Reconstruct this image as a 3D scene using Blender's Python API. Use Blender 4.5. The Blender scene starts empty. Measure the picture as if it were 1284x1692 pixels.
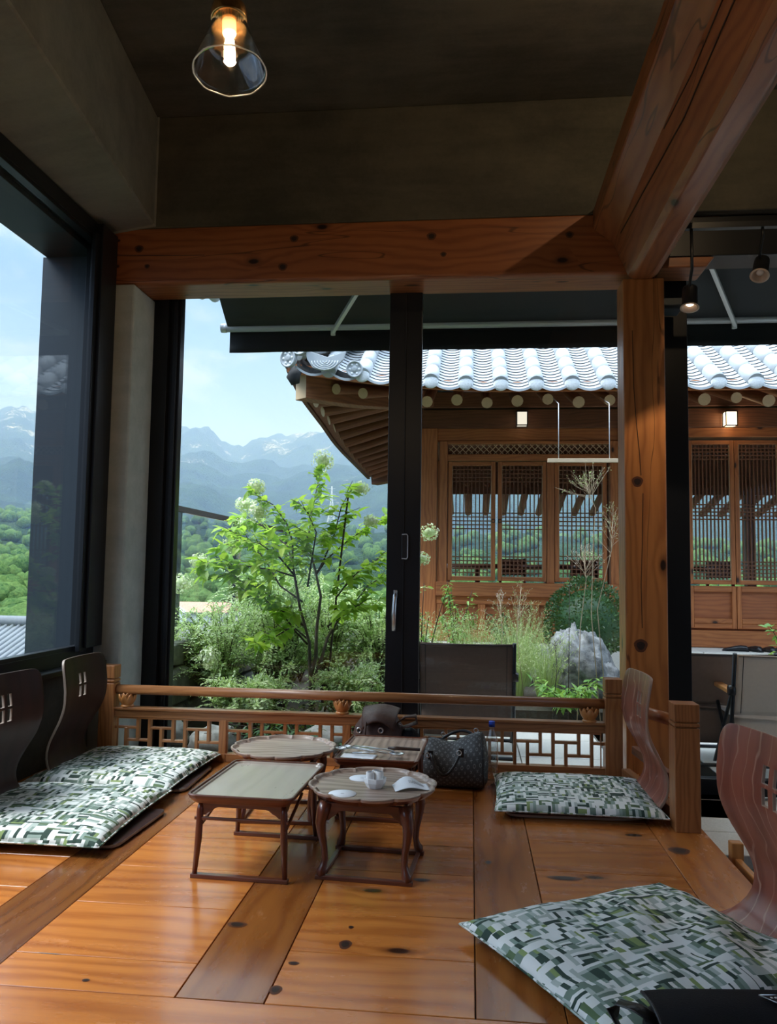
import bpy, bmesh, math, random
from mathutils import Vector, Matrix, noise
PI = math.pi
R = math.radians
random.seed(7)
S = bpy.context.scene
COL = S.collection

# ------------------------------------------------------------------ camera
cam_data = bpy.data.cameras.new('camera')
cam = bpy.data.objects.new('camera', cam_data)
COL.objects.link(cam)
cam_data.sensor_fit = 'VERTICAL'
cam_data.sensor_height = 36.0
cam_data.lens = 1314.0 / 1692.0 * 36.0
cam_data.clip_start = 0.05
cam_data.clip_end = 20000
# world axes written in camera-image axes (right, down, forward)
ax = Vector((0.99461649, 0.00637131, -0.10342844))
ay = Vector((0.10265709, 0.07548316, 0.99184869))
az = Vector((0.01412648, -0.99712672, 0.07442273))
right = Vector((ax[0], ay[0], az[0])); down = Vector((ax[1], ay[1], az[1])); fwd = Vector((ax[2], ay[2], az[2]))
rot = Matrix((right, -down, -fwd)).transposed()
cam.matrix_world = Matrix.Translation((0, 0, 1.05)) @ rot.to_4x4()
S.camera = cam

# ------------------------------------------------------------------ view
S.view_settings.view_transform = 'Standard'
S.view_settings.look = 'None'
S.view_settings.gamma = 1
S.view_settings.use_curve_mapping = False
S.view_settings.exposure = 0.26

# ------------------------------------------------------------------ node helper
class NT:
    def __init__(s, tree): s.t = tree; s.n = tree.nodes; s.l = tree.links
    def new(s, typ, **kw):
        n = s.n.new(typ)
        for k, v in kw.items():
            if k.startswith('i_'):
                key = k[2:]
                key = int(key) if key.isdigit() else key
                s.set(n, key, v)
            else: setattr(n, k, v)
        return n
    def set(s, n, key, v):
        if hasattr(v, 'links') or isinstance(v, bpy.types.NodeSocket): s.l.new(v, n.inputs[key])
        else: n.inputs[key].default_value = v
    def math(s, op, a, b=0.0, c=None, clamp=False):
        n = s.n.new('ShaderNodeMath'); n.operation = op; n.use_clamp = clamp
        s.set(n, 0, a); s.set(n, 1, b)
        if c is not None: s.set(n, 2, c)
        return n.outputs[0]
    def mix(s, f, a, b, mode='MIX'):
        n = s.n.new('ShaderNodeMix'); n.data_type = 'RGBA'; n.blend_type = mode
        s.set(n, 0, f); s.set(n, 6, a); s.set(n, 7, b)
        return n.outputs[2]
    def ramp(s, f, stops, interp='LINEAR'):
        n = s.n.new('ShaderNodeValToRGB'); cr = n.color_ramp; cr.interpolation = interp
        while len(cr.elements) > 1: cr.elements.remove(cr.elements[-1])
        cr.elements[0].position = stops[0][0]; cr.elements[0].color = c4(stops[0][1])
        for p, c in stops[1:]:
            e = cr.elements.new(p); e.color = c4(c)
        s.set(n, 0, f); return n.outputs[0]
    def noise(s, vec, scale, detail=3.0, rough=0.5, dist=0.0):
        n = s.n.new('ShaderNodeTexNoise'); n.inputs['Scale'].default_value = scale
        n.inputs['Detail'].default_value = detail; n.inputs['Roughness'].default_value = rough
        n.inputs['Distortion'].default_value = dist
        if vec is not None: s.l.new(vec, n.inputs['Vector'])
        return n.outputs[0]
    def comb(s, x, y, z=0.0):
        n = s.n.new('ShaderNodeCombineXYZ'); s.set(n, 0, x); s.set(n, 1, y); s.set(n, 2, z); return n.outputs[0]
    def sep(s, v):
        n = s.n.new('ShaderNodeSeparateXYZ'); s.l.new(v, n.inputs[0]); return n.outputs
    def smooth(s, x, a, b, lo=0.0, hi=1.0):
        n = s.n.new('ShaderNodeMapRange'); n.interpolation_type = 'SMOOTHSTEP'
        s.set(n, 0, x); s.set(n, 1, a); s.set(n, 2, b); s.set(n, 3, lo); s.set(n, 4, hi); return n.outputs[0]
def c4(c):
    if isinstance(c, (int, float)): return (c, c, c, 1)
    return tuple(c) if len(c) == 4 else (c[0], c[1], c[2], 1)

# ------------------------------------------------------------------ world: a cloudy sky, blue above the ridges, brighter overhead
W = bpy.data.worlds.new('World'); S.world = W; W.use_nodes = True
t = NT(W.node_tree); t.n.clear()
gen = t.new('ShaderNodeTexCoord').outputs['Generated']
sx, sy, sz = t.sep(gen)
cl_vec = t.comb(sx, sy, t.math('MULTIPLY', sz, 2.2))
n1 = t.noise(cl_vec, 5.0, 8, 0.58, 0.35)
blue = t.ramp(sz, [(0.0, (0.52, 0.68, 0.90)), (0.16, (0.34, 0.53, 0.86)), (0.34, (0.23, 0.43, 0.80)), (0.55, (0.42, 0.60, 0.82)), (1.0, (0.58, 0.68, 0.82))])
cloud = t.ramp(n1, [(0.0, (0.26, 0.42, 0.68)), (0.40, (0.34, 0.52, 0.78)), (0.50, (0.62, 0.75, 0.90)), (0.62, (1.0, 1.03, 1.06))])
cm = t.smooth(n1, 0.42, 0.56)
skyc = t.mix(t.math('MULTIPLY', cm, 0.55), blue, cloud)
skyc = t.mix(t.smooth(sz, -0.02, -0.10), skyc, (0.05, 0.09, 0.05, 1))
# an overcast sky is brighter towards the zenith
zen = t.smooth(sz, 0.30, 0.75, 0.80, 5.4)
bg = t.new('ShaderNodeBackground', i_Color=skyc, i_Strength=t.math('MULTIPLY', zen, 1.0))
t.l.new(bg.outputs[0], t.new('ShaderNodeOutputWorld').inputs[0])

# hazy sun behind the cloud
sun_d = bpy.data.lights.new('sun', 'SUN'); sun_d.energy = 3.2; sun_d.angle = R(25); sun_d.color = (1.0, 0.96, 0.90)
sun = bpy.data.objects.new('sun', sun_d); COL.objects.link(sun)
sun.rotation_euler = Vector((-0.55, -0.15, 0.85)).to_track_quat('Z', 'Y').to_euler()

# ------------------------------------------------------------------ materials
def newmat(name):
    m = bpy.data.materials.new(name); m.use_nodes = True
    nt = NT(m.node_tree); nt.n.clear()
    out = nt.new('ShaderNodeOutputMaterial')
    return m, nt, out
def principled(nt, out, color, rough=0.5, metal=0.0, bump=None, bstr=0.2, bdist=0.01, spec=0.5, **kw):
    p = nt.new('ShaderNodeBsdfPrincipled')
    nt.set(p, 'Base Color', c4(color) if not isinstance(color, bpy.types.NodeSocket) else color)
    nt.set(p, 'Roughness', rough); nt.set(p, 'Metallic', metal); nt.set(p, 'Specular IOR Level', spec)
    for k, v in kw.items(): nt.set(p, k, v)
    if bump is not None:
        b = nt.new('ShaderNodeBump', i_Height=bump, i_Strength=bstr, i_Distance=bdist)
        nt.l.new(b.outputs[0], p.inputs['Normal'])
    nt.l.new(p.outputs[0], out.inputs[0]); return p
def plain(name, color, rough=0.5, metal=0.0, var=0.12, nscale=20, bump=0.1, spec=0.5, **kw):
    m, nt, out = newmat(name)
    co = nt.new('ShaderNodeTexCoord').outputs['Object']
    n = nt.noise(co, nscale, 4)
    c = nt.mix(n, c4([x * (1 - var) for x in color[:3]]), c4([min(1, x * (1 + var)) for x in color[:3]]))
    principled(nt, out, c, rough, metal, n, bump, 0.004, spec, **kw); return m
def wood(name, light, dark, rough=0.4, ring=26.0, knots=0.0, coat=0.0, bump=0.12, streak=0.5, wear=0.0, amp=1.0, crack=0.0, tintamt=1.0, pale=0.0, spec=0.5):
    m, nt, out = newmat(name)
    uv = nt.new('ShaderNodeUVMap').outputs[0]
    tint = nt.new('ShaderNodeAttribute', attribute_name='tint').outputs['Fac']
    u, v, _ = nt.sep(uv)
    if knots > 0:
        kv = nt.comb(nt.math('MULTIPLY', u, 2.2), nt.math('MULTIPLY', v, 4.5))
        vo = nt.new('ShaderNodeTexVoronoi', voronoi_dimensions='2D', i_Scale=1.0, i_Randomness=0.8)
        nt.l.new(kv, vo.inputs['Vector'])
        d = vo.outputs['Distance']; kr, kg, kb = nt.sep(vo.outputs['Color'])
        on = nt.math('GREATER_THAN', kr, 1 - knots)
        knot = nt.math('MULTIPLY', on, nt.smooth(d, 0.085, 0.045))
        infl = nt.math('MULTIPLY', on, nt.smooth(d, 0.42, 0.0))
    nz = nt.noise(nt.comb(nt.math('MULTIPLY', u, 0.7), nt.math('MULTIPLY', v, 3.0), tint), 1.6, 3, 0.5)
    vv = nt.math('ADD', v, nt.math('MULTIPLY', nz, 0.22 * amp))
    if knots > 0: vv = nt.math('ADD', vv, nt.math('MULTIPLY', infl, 0.05))
    ph = nt.math('MULTIPLY', vv, ring * 2 * PI)
    rings = nt.math('MULTIPLY_ADD', nt.math('SINE', ph), 0.5, 0.5)
    rings = nt.math('POWER', rings, 1.8)
    fine = nt.noise(nt.comb(nt.math('MULTIPLY', u, 3.0), nt.math('MULTIPLY', v, 160.0), tint), 1.0, 4, 0.6)
    broad = nt.noise(nt.comb(nt.math('MULTIPLY', u, 1.2), nt.math('MULTIPLY', v, 5.0), tint), 2.0, 4, 0.6)
    f = nt.math('ADD', nt.math('MULTIPLY', rings, 0.42), nt.math('MULTIPLY', fine, streak * 0.6))
    f = nt.math('ADD', f, nt.math('MULTIPLY_ADD', broad, 0.9, -0.42), clamp=True)
    col = nt.mix(f, c4(light), c4(dark))
    tf = nt.math('MULTIPLY_ADD', nt.math('SUBTRACT', tint, 0.5), tintamt, 1.0)
    hsv = nt.new('ShaderNodeHueSaturation', i_Value=tf, i_Color=col); col = hsv.outputs[0]
    if knots > 0:
        halo = nt.math('MULTIPLY', on, nt.smooth(d, 0.17, 0.05, 0.0, 0.55))
        col = nt.mix(halo, col, c4([x * 0.35 for x in dark[:3]]))
        col = nt.mix(knot, col, c4([x * 0.10 for x in dark[:3]]))
    rg = nt.math('MULTIPLY_ADD', broad, 0.22, rough - 0.10)
    if wear > 0:
        wn = nt.noise(nt.comb(nt.math('MULTIPLY', u, 2.2), nt.math('MULTIPLY', v, 7.0), 3.3), 1.3, 8, 0.74)
        wm = nt.smooth(wn, 0.60, 0.70)
        ws = nt.noise(nt.comb(nt.math('MULTIPLY', u, 20.0), nt.math('MULTIPLY', v, 60.0), 1.3), 1.0, 3, 0.7)
        wm = nt.math('MULTIPLY', wm, nt.smooth(ws, 0.42, 0.60))
        col = nt.mix(nt.math('MULTIPLY', wm, wear), col, c4([min(1, x * 1.15 + 0.16) for x in light[:3]]))
        rg = nt.math('ADD', rg, nt.math('MULTIPLY', wm, 0.3))
    if crack > 0:
        cn = nt.noise(nt.comb(nt.math('MULTIPLY', u, 0.55), nt.math('MULTIPLY', v, 7.0), 7.7), 1.0, 2, 0.4)
        cm = nt.smooth(nt.math('ABSOLUTE', nt.math('SUBTRACT', cn, 0.5)), 0.006, 0.001)
        col = nt.mix(nt.math('MULTIPLY', cm, crack), col, c4([x * 0.08 for x in dark[:3]]))
    if pale > 0:
        pn = nt.noise(nt.comb(nt.math('MULTIPLY', u, 1.3), nt.math('MULTIPLY', v, 2.6), 2.2), 1.6, 3, 0.45)
        pf = nt.math('ABSOLUTE', nt.math('SUBTRACT', nt.math('FRACT', nt.math('ADD', nt.math('MULTIPLY', pn, 7.0), nt.math('MULTIPLY', v, 16.0))), 0.5))
        pm = nt.math('MULTIPLY', nt.smooth(pf, 0.075, 0.01), nt.smooth(nz, 0.35, 0.6, 0.35, 1.0))
        col = nt.mix(nt.math('MULTIPLY', pm, pale), col, (0.62, 0.36, 0.26, 1))
    h = nt.math('ADD', nt.math('MULTIPLY', rings, 0.4), fine)
    principled(nt, out, col, rg, 0.0, h, bump, 0.0015, spec, **({'Coat Weight': coat, 'Coat Roughness': 0.12} if coat else {}))
    return m
def concrete(name, a, b, rough=0.85, sc=1.3, bump=0.25):
    m, nt, out = newmat(name)
    co = nt.new('ShaderNodeTexCoord').outputs['Object']
    n = nt.noise(co, sc, 6, 0.62, 0.3); n2 = nt.noise(co, 45, 5, 0.7)
    sxy = nt.sep(co)
    st = nt.noise(nt.comb(nt.math('MULTIPLY', sxy[0], 0.7), nt.math('MULTIPLY', sxy[1], 4.0), nt.math('MULTIPLY', sxy[2], 4.0)), 2.0, 5, 0.6)
    f = nt.math('ADD', nt.math('MULTIPLY', n, 0.6), nt.math('MULTIPLY', st, 0.4))
    f = nt.math('ADD', f, nt.math('MULTIPLY_ADD', n2, 0.16, -0.08))
    f = nt.smooth(f, 0.32, 0.68)
    principled(nt, out, nt.mix(f, c4(a), c4(b)), rough, 0, nt.math('ADD', n2, n), bump, 0.004); return m
def glassmat(name, rough=0.0, tint=(1, 1, 1), refl=1.0, ior=1.5):
    m, nt, out = newmat(name)
    bf = nt.new('ShaderNodeNewGeometry').outputs['Backfacing']
    fr = nt.new('ShaderNodeFresnel', i_IOR=nt.math('MULTIPLY_ADD', bf, 1.0 / ior - ior, ior)).outputs[0]
    tr = nt.new('ShaderNodeBsdfTransparent', i_Color=c4(tint)).outputs[0]
    gl = nt.new('ShaderNodeBsdfGlossy', i_Roughness=rough, i_Color=c4(0.95)).outputs[0]
    ms = nt.new('ShaderNodeMixShader'); nt.set(ms, 0, nt.math('MULTIPLY', fr, refl)); nt.l.new(tr, ms.inputs[1]); nt.l.new(gl, ms.inputs[2])
    nt.l.new(ms.outputs[0], out.inputs[0]); return m
def leafmat(name, a, b, trans=0.35, rough=0.45, edge=None):
    m, nt, out = newmat(name)
    tint = nt.new('ShaderNodeAttribute', attribute_name='tint').outputs['Fac']
    col = nt.mix(tint, c4(a), c4(b))
    if edge is not None:
        uv = nt.new('ShaderNodeUVMap').outputs[0]; uu, vv, _ = nt.sep(uv)
        e = nt.smooth(nt.math('ABSOLUTE', nt.math('SUBTRACT', vv, 0.5)), 0.10, 0.24)
        col = nt.mix(e, col, c4(edge))
    d = nt.new('ShaderNodeBsdfPrincipled', i_Roughness=rough); nt.l.new(col, d.inputs['Base Color'])
    tr = nt.new('ShaderNodeBsdfTranslucent'); c2 = nt.mix(0.5, col, (0.55, 0.8, 0.08, 1)); nt.l.new(c2, tr.inputs[0])
    ms = nt.new('ShaderNodeMixShader', i_0=trans); nt.l.new(d.outputs[0], ms.inputs[1]); nt.l.new(tr.outputs[0], ms.inputs[2])
    nt.l.new(ms.outputs[0], out.inputs[0]); return m
def emis(name, color, strength):
    m, nt, out = newmat(name)
    e = nt.new('ShaderNodeEmission', i_Color=c4(color), i_Strength=strength); nt.l.new(e.outputs[0], out.inputs[0]); return m

M = {}
M['floor'] = wood('floor_boards', (0.60, 0.215, 0.045), (0.30, 0.075, 0.013), 0.25, 13, 0.12, 0.35, 0.08, 0.7, 0.32, 1.3, 0, 1.15)
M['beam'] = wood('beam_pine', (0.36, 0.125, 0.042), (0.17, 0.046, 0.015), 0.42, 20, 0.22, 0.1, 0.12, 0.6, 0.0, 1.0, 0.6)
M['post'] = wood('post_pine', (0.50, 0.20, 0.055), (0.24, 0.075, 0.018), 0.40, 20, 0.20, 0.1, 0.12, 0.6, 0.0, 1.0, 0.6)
M['rail'] = wood('rail_pine', (0.44, 0.19, 0.07), (0.22, 0.08, 0.025), 0.36, 30, 0.0, 0.2, 0.12, 0.7)
M['railpost'] = wood('railpost_pine', (0.46, 0.19, 0.065), (0.22, 0.075, 0.022), 0.36, 45, 0.0, 0.2, 0.14, 0.8)
M['table'] = wood('table_walnut', (0.16, 0.045, 0.022), (0.05, 0.015, 0.008), 0.30, 40, 0.0, 0.4, 0.10, 0.6)
M['tabletop'] = wood('tray_grain', (0.58, 0.44, 0.35), (0.15, 0.095, 0.07), 0.38, 26, 0.0, 0.15, 0.30, 0.9, 0, 1.2)
M['tabletop_flat'] = wood('tray_lacquer', (0.50, 0.43, 0.36), (0.38, 0.32, 0.26), 0.30, 14, 0.0, 0.3, 0.05, 0.5)
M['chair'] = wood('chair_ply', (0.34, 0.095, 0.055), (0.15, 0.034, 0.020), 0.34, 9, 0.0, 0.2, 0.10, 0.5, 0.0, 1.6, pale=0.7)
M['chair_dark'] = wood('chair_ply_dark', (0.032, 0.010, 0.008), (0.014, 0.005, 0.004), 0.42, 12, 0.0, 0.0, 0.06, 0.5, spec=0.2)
M['chair_edge'] = plain('chair_edge', (0.42, 0.28, 0.20), 0.5)
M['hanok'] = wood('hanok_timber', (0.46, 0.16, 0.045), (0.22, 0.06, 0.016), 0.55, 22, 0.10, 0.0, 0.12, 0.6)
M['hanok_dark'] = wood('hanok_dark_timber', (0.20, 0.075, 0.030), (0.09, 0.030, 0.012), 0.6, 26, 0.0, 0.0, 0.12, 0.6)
M['rafter'] = wood('rafter_log', (0.30, 0.12, 0.05), (0.14, 0.05, 0.02), 0.6, 20, 0.0, 0.0, 0.12, 0.6)
M['rafter_end'] = plain('rafter_end', (0.62, 0.45, 0.27), 0.7, nscale=60)
M['panel'] = wood('hanok_panel', (0.36, 0.115, 0.035), (0.19, 0.052, 0.016), 0.5, 18, 0.0, 0.0, 0.1, 0.6)
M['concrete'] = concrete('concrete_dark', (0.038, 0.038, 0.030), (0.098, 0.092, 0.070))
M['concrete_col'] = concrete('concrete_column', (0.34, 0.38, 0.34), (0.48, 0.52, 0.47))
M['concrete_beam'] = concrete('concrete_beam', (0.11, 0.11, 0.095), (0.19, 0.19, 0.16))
M['rockmat'] = concrete('craggy_rock', (0.03, 0.036, 0.038), (0.33, 0.35, 0.355), 0.9, 9.0, 1.0)
M['frame'] = plain('black_aluminium', (0.010, 0.012, 0.016), 0.38, 0.3, nscale=6, bump=0.02)
M['frame_blue'] = plain('slate_aluminium', (0.030, 0.042, 0.055), 0.5, 0.2, nscale=6, bump=0.02)
M['glass'] = glassmat('window_glass', 0.0, (0.97, 0.985, 0.99), 0.5, 1.45)
M['clear'] = glassmat('clear_glass', 0.02, (0.97, 0.98, 0.98), 1.8, 1.5)
M['bottleplastic'] = glassmat('bottle_plastic', 0.03, (0.93, 0.95, 0.96), 4.0, 1.5)
M['water'] = glassmat('water_clear', 0.0, (0.93, 0.96, 0.97), 1.3, 1.33)
M['stone_floor'] = plain('granite_paver', (0.62, 0.60, 0.54), 0.8, nscale=90, var=0.22, bump=0.3)
M['stone'] = concrete('garden_stone', (0.16, 0.165, 0.15), (0.42, 0.42, 0.39), 0.9, 5.0, 0.8)
M['wallstone'] = concrete('wall_stone', (0.07, 0.075, 0.065), (0.24, 0.24, 0.22), 0.95, 4.0, 0.8)
M['soil'] = plain('soil', (0.035, 0.03, 0.02), 0.95, nscale=30, var=0.4, bump=0.6)
M['tile'] = plain('grey_roof_tile', (0.39, 0.42, 0.44), 0.45, nscale=9, var=0.16, bump=0.2)
M['oldtile'] = plain('weathered_tile', (0.15, 0.165, 0.175), 0.8, nscale=3, var=0.2)
M['tile_dark'] = plain('dark_tile_and_shade', (0.02, 0.022, 0.025), 0.8)
M['tile_end'] = plain('tile_end_mortar', (0.70, 0.73, 0.74), 0.7, nscale=70, var=0.25, bump=0.8)
M['awning'] = plain('black_awning', (0.010, 0.013, 0.016), 0.8, nscale=200, bump=0.1)
M['steel'] = plain('brushed_steel', (0.66, 0.68, 0.70), 0.30, 1.0, nscale=12, var=0.05, bump=0.02)
M['alu'] = plain('painted_aluminium', (0.62, 0.64, 0.66), 0.4, 0.2, nscale=12, var=0.04, bump=0.02)
M['brass'] = plain('brass', (0.70, 0.38, 0.14), 0.25, 1.0, nscale=12, var=0.05, bump=0.02)
M['white'] = plain('white_ceramic', (0.92, 0.94, 0.95), 0.2, nscale=12, var=0.02, bump=0.02)
M['paper'] = plain('white_paper', (0.88, 0.92, 0.97), 0.8, nscale=40, var=0.03, bump=0.05)
M['print'] = plain('grey_print', (0.25, 0.27, 0.30), 0.8)
M['black_leather'] = plain('black_leather', (0.012, 0.012, 0.014), 0.32, nscale=120, var=0.2, bump=0.3)
M['black_cloth'] = plain('black_nylon', (0.006, 0.007, 0.010), 0.6, nscale=300, var=0.2, bump=0.3, spec=0.2)
M['brown_leather'] = plain('dark_brown_leather', (0.075, 0.045, 0.037), 0.5, nscale=70, var=0.25, bump=0.35, spec=0.25)
M['sling_brown'] = plain('brown_sling', (0.15, 0.105, 0.085), 0.5, nscale=40, var=0.12, bump=0.1, spec=0.2)
M['sling_taupe'] = plain('taupe_canvas', (0.72, 0.61, 0.52), 0.75, nscale=60, var=0.07, bump=0.2)
M['arm'] = wood('chair_arm_oak', (0.62, 0.27, 0.08), (0.38, 0.14, 0.035), 0.35, 25, 0, 0.2)
M['blue'] = plain('blue_cap', (0.01, 0.06, 0.50), 0.35)
M['whitecloth'] = plain('white_cloth', (0.90, 0.92, 0.92), 0.85, nscale=30)
M['bulb'] = emis('lamp_glow', (1.0, 0.60, 0.26), 7.0)
M['lantern_glow'] = emis('lantern_glow', (1.0, 0.66, 0.36), 8.0)
M['lantern_day'] = emis('lantern_glow_pale', (1.0, 0.90, 0.72), 0.85)
M['spot_glow'] = emis('spot_glow', (1.0, 0.82, 0.65), 5.0)
M['leaf'] = leafmat('hydrangea_leaf', (0.13, 0.34, 0.03), (0.46, 0.64, 0.07), 0.5)
M['leaf_shrub'] = leafmat('variegated_leaf', (0.12, 0.28, 0.07), (0.34, 0.50, 0.17), 0.35, 0.5, (0.90, 0.95, 0.66))
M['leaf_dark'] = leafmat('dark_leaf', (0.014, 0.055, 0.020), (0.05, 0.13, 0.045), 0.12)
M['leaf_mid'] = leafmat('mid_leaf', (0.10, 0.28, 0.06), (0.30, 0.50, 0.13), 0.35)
M['grass'] = leafmat('pale_grass', (0.24, 0.36, 0.14), (0.62, 0.68, 0.38), 0.35)
M['bloom'] = leafmat('cream_bloom', (0.66, 0.76, 0.42), (0.95, 0.95, 0.78), 0.25, 0.6)
M['pinkbloom'] = leafmat('pink_bloom', (0.62, 0.42, 0.50), (0.85, 0.80, 0.72), 0.3, 0.6)
M['bark'] = plain('grey_bark', (0.10, 0.085, 0.065), 0.9, nscale=40, var=0.35, bump=0.5)
M['bark_dark'] = plain('dark_twig', (0.045, 0.03, 0.022), 0.8)
M['straw'] = plain('dry_stem', (0.42, 0.33, 0.22), 0.8)

def fabric():
    m, nt, out = newmat('cushion_fabric')
    uv = nt.new('ShaderNodeUVMap').outputs[0]
    wob = nt.noise(uv, 7.0, 2); 
    def layer(L, seed, ns):
        u, v, _ = nt.sep(uv)
        u = nt.math('ADD', u, seed * 0.371 * L + 5); v = nt.math('ADD', v, seed * 0.613 * L + 5)
        a = nt.math('DIVIDE', u, L); b = nt.math('DIVIDE', v, L * 0.8)
        ia = nt.math('FLOOR', a); ib = nt.math('FLOOR', b)
        fa = nt.math('FRACT', a); fb = nt.math('FRACT', b)
        w = nt.new('ShaderNodeTexWhiteNoise', noise_dimensions='3D'); nt.l.new(nt.comb(ia, ib, seed), w.inputs[0])
        o = nt.math('GREATER_THAN', w.outputs[0], 0.5)
        s = nt.math('ADD', nt.math('MULTIPLY', fa, o), nt.math('MULTIPLY', fb, nt.math('SUBTRACT', 1.0, o)))
        k = nt.math('FLOOR', nt.math('MULTIPLY', s, ns))
        w2 = nt.new('ShaderNodeTexWhiteNoise', noise_dimensions='3D'); nt.l.new(nt.comb(nt.math('ADD', ia, nt.math('MULTIPLY', k, 0.137)), ib, seed + 3.1), w2.inputs[0])
        return w2.outputs[0], w.outputs[1]
    a, ca = layer(0.054, 1.0, 4.0)
    b, cb = layer(0.038, 2.0, 3.0)
    pal = [(0.0, (0.88, 0.92, 0.90)), (0.26, (0.50, 0.58, 0.54)), (0.44, (0.17, 0.25, 0.20)), (0.57, (0.88, 0.91, 0.89)), (0.70, (0.10, 0.17, 0.075)), (0.76, (0.26, 0.36, 0.13)), (0.80, (0.022, 0.055, 0.042)), (0.93, (0.28, 0.38, 0.33))]
    c1 = nt.ramp(a, pal, 'CONSTANT'); c2 = nt.ramp(b, pal, 'CONSTANT')
    r = nt.sep(cb)[0]
    col = nt.mix(nt.math('GREATER_THAN', r, 0.60), c1, c2)
    weave = nt.noise(uv, 900, 2)
    col = nt.mix(nt.math('MULTIPLY', weave, 0.16), col, (0.3, 0.33, 0.3, 1))
    principled(nt, out, col, 0.85, 0, weave, 0.25, 0.001, 0.2); return m
M['fabric'] = fabric()
def monogram():
    m, nt, out = newmat('monogram_canvas')
    uv = nt.new('ShaderNodeUVMap').outputs[0]
    u, v, _ = nt.sep(uv)
    s = 0.030
    a = nt.math('DIVIDE', nt.math('ADD', u, v), s); b = nt.math('DIVIDE', nt.math('SUBTRACT', u, v), s)
    ia = nt.math('FLOOR', a); ib = nt.math('FLOOR', b)
    fa = nt.math('SUBTRACT', nt.math('FRACT', a), 0.5); fb = nt.math('SUBTRACT', nt.math('FRACT', b), 0.5)
    par = nt.math('MODULO', nt.math('ABSOLUTE', nt.math('ADD', ia, nt.math('MULTIPLY', ib, 2))), 3.0)
    rr = nt.math('SQRT', nt.math('ADD', nt.math('MULTIPLY', fa, fa), nt.math('MULTIPLY', fb, fb)))
    ring = nt.smooth(nt.math('ABSOLUTE', nt.math('SUBTRACT', rr, 0.24)), 0.07, 0.03)
    cross = nt.smooth(nt.math('MINIMUM', nt.math('ABSOLUTE', fa), nt.math('ABSOLUTE', fb)), 0.07, 0.03)
    cross = nt.math('MULTIPLY', cross, nt.smooth(rr, 0.32, 0.26))
    dx = nt.math('ABSOLUTE', nt.math('ADD', fa, fb)); dy = nt.math('ABSOLUTE', nt.math('SUBTRACT', fa, fb))
    ex = nt.smooth(nt.math('MINIMUM', dx, dy), 0.09, 0.04); ex = nt.math('MULTIPLY', ex, nt.smooth(rr, 0.34, 0.28))
    isr = nt.math('LESS_THAN', par, 0.5); isx = nt.math('GREATER_THAN', par, 1.5)
    isc = nt.math('SUBTRACT', nt.math('SUBTRACT', 1.0, isr), isx)
    f = nt.math('ADD', nt.math('ADD', nt.math('MULTIPLY', ring, isr), nt.math('MULTIPLY', ex, isx)), nt.math('MULTIPLY', cross, isc))
    w = nt.noise(uv, 260, 3); base = nt.mix(w, (0.035, 0.038, 0.040, 1), (0.085, 0.090, 0.092, 1))
    col = nt.mix(nt.math('MULTIPLY', f, 0.75), base, (0.30, 0.32, 0.33, 1))
    principled(nt, out, col, 0.6, 0, w, 0.2, 0.001); return m
M['monogram'] = monogram()
def terrainmat(name, g1, g2, rock, rockth, sc):
    m, nt, out = newmat(name)
    co = nt.new('ShaderNodeTexCoord').outputs['Object']
    n = nt.noise(co, sc * 6, 6, 0.7); nb = nt.noise(co, sc * 40, 4, 0.7)
    r = nt.noise(co, sc * 2.6, 9, 0.76)
    z = nt.sep(co)[2]
    hz = nt.smooth(z, 90, 560, 0.0, 0.11)
    rk = nt.smooth(nt.math('ADD', r, hz), rockth, rockth + 0.05)
    rk = nt.math('MULTIPLY', nt.math('MULTIPLY', rk, nt.smooth(nb, 0.40, 0.58)), nt.smooth(z, 60, 150))
    col = nt.mix(nt.smooth(n, 0.3, 0.7), c4(g1), c4(g2))
    col = nt.mix(rk, col, c4(rock))
    principled(nt, out, col, 0.95, 0, nb, 1.0, 25.0, 0.1); return m

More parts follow.
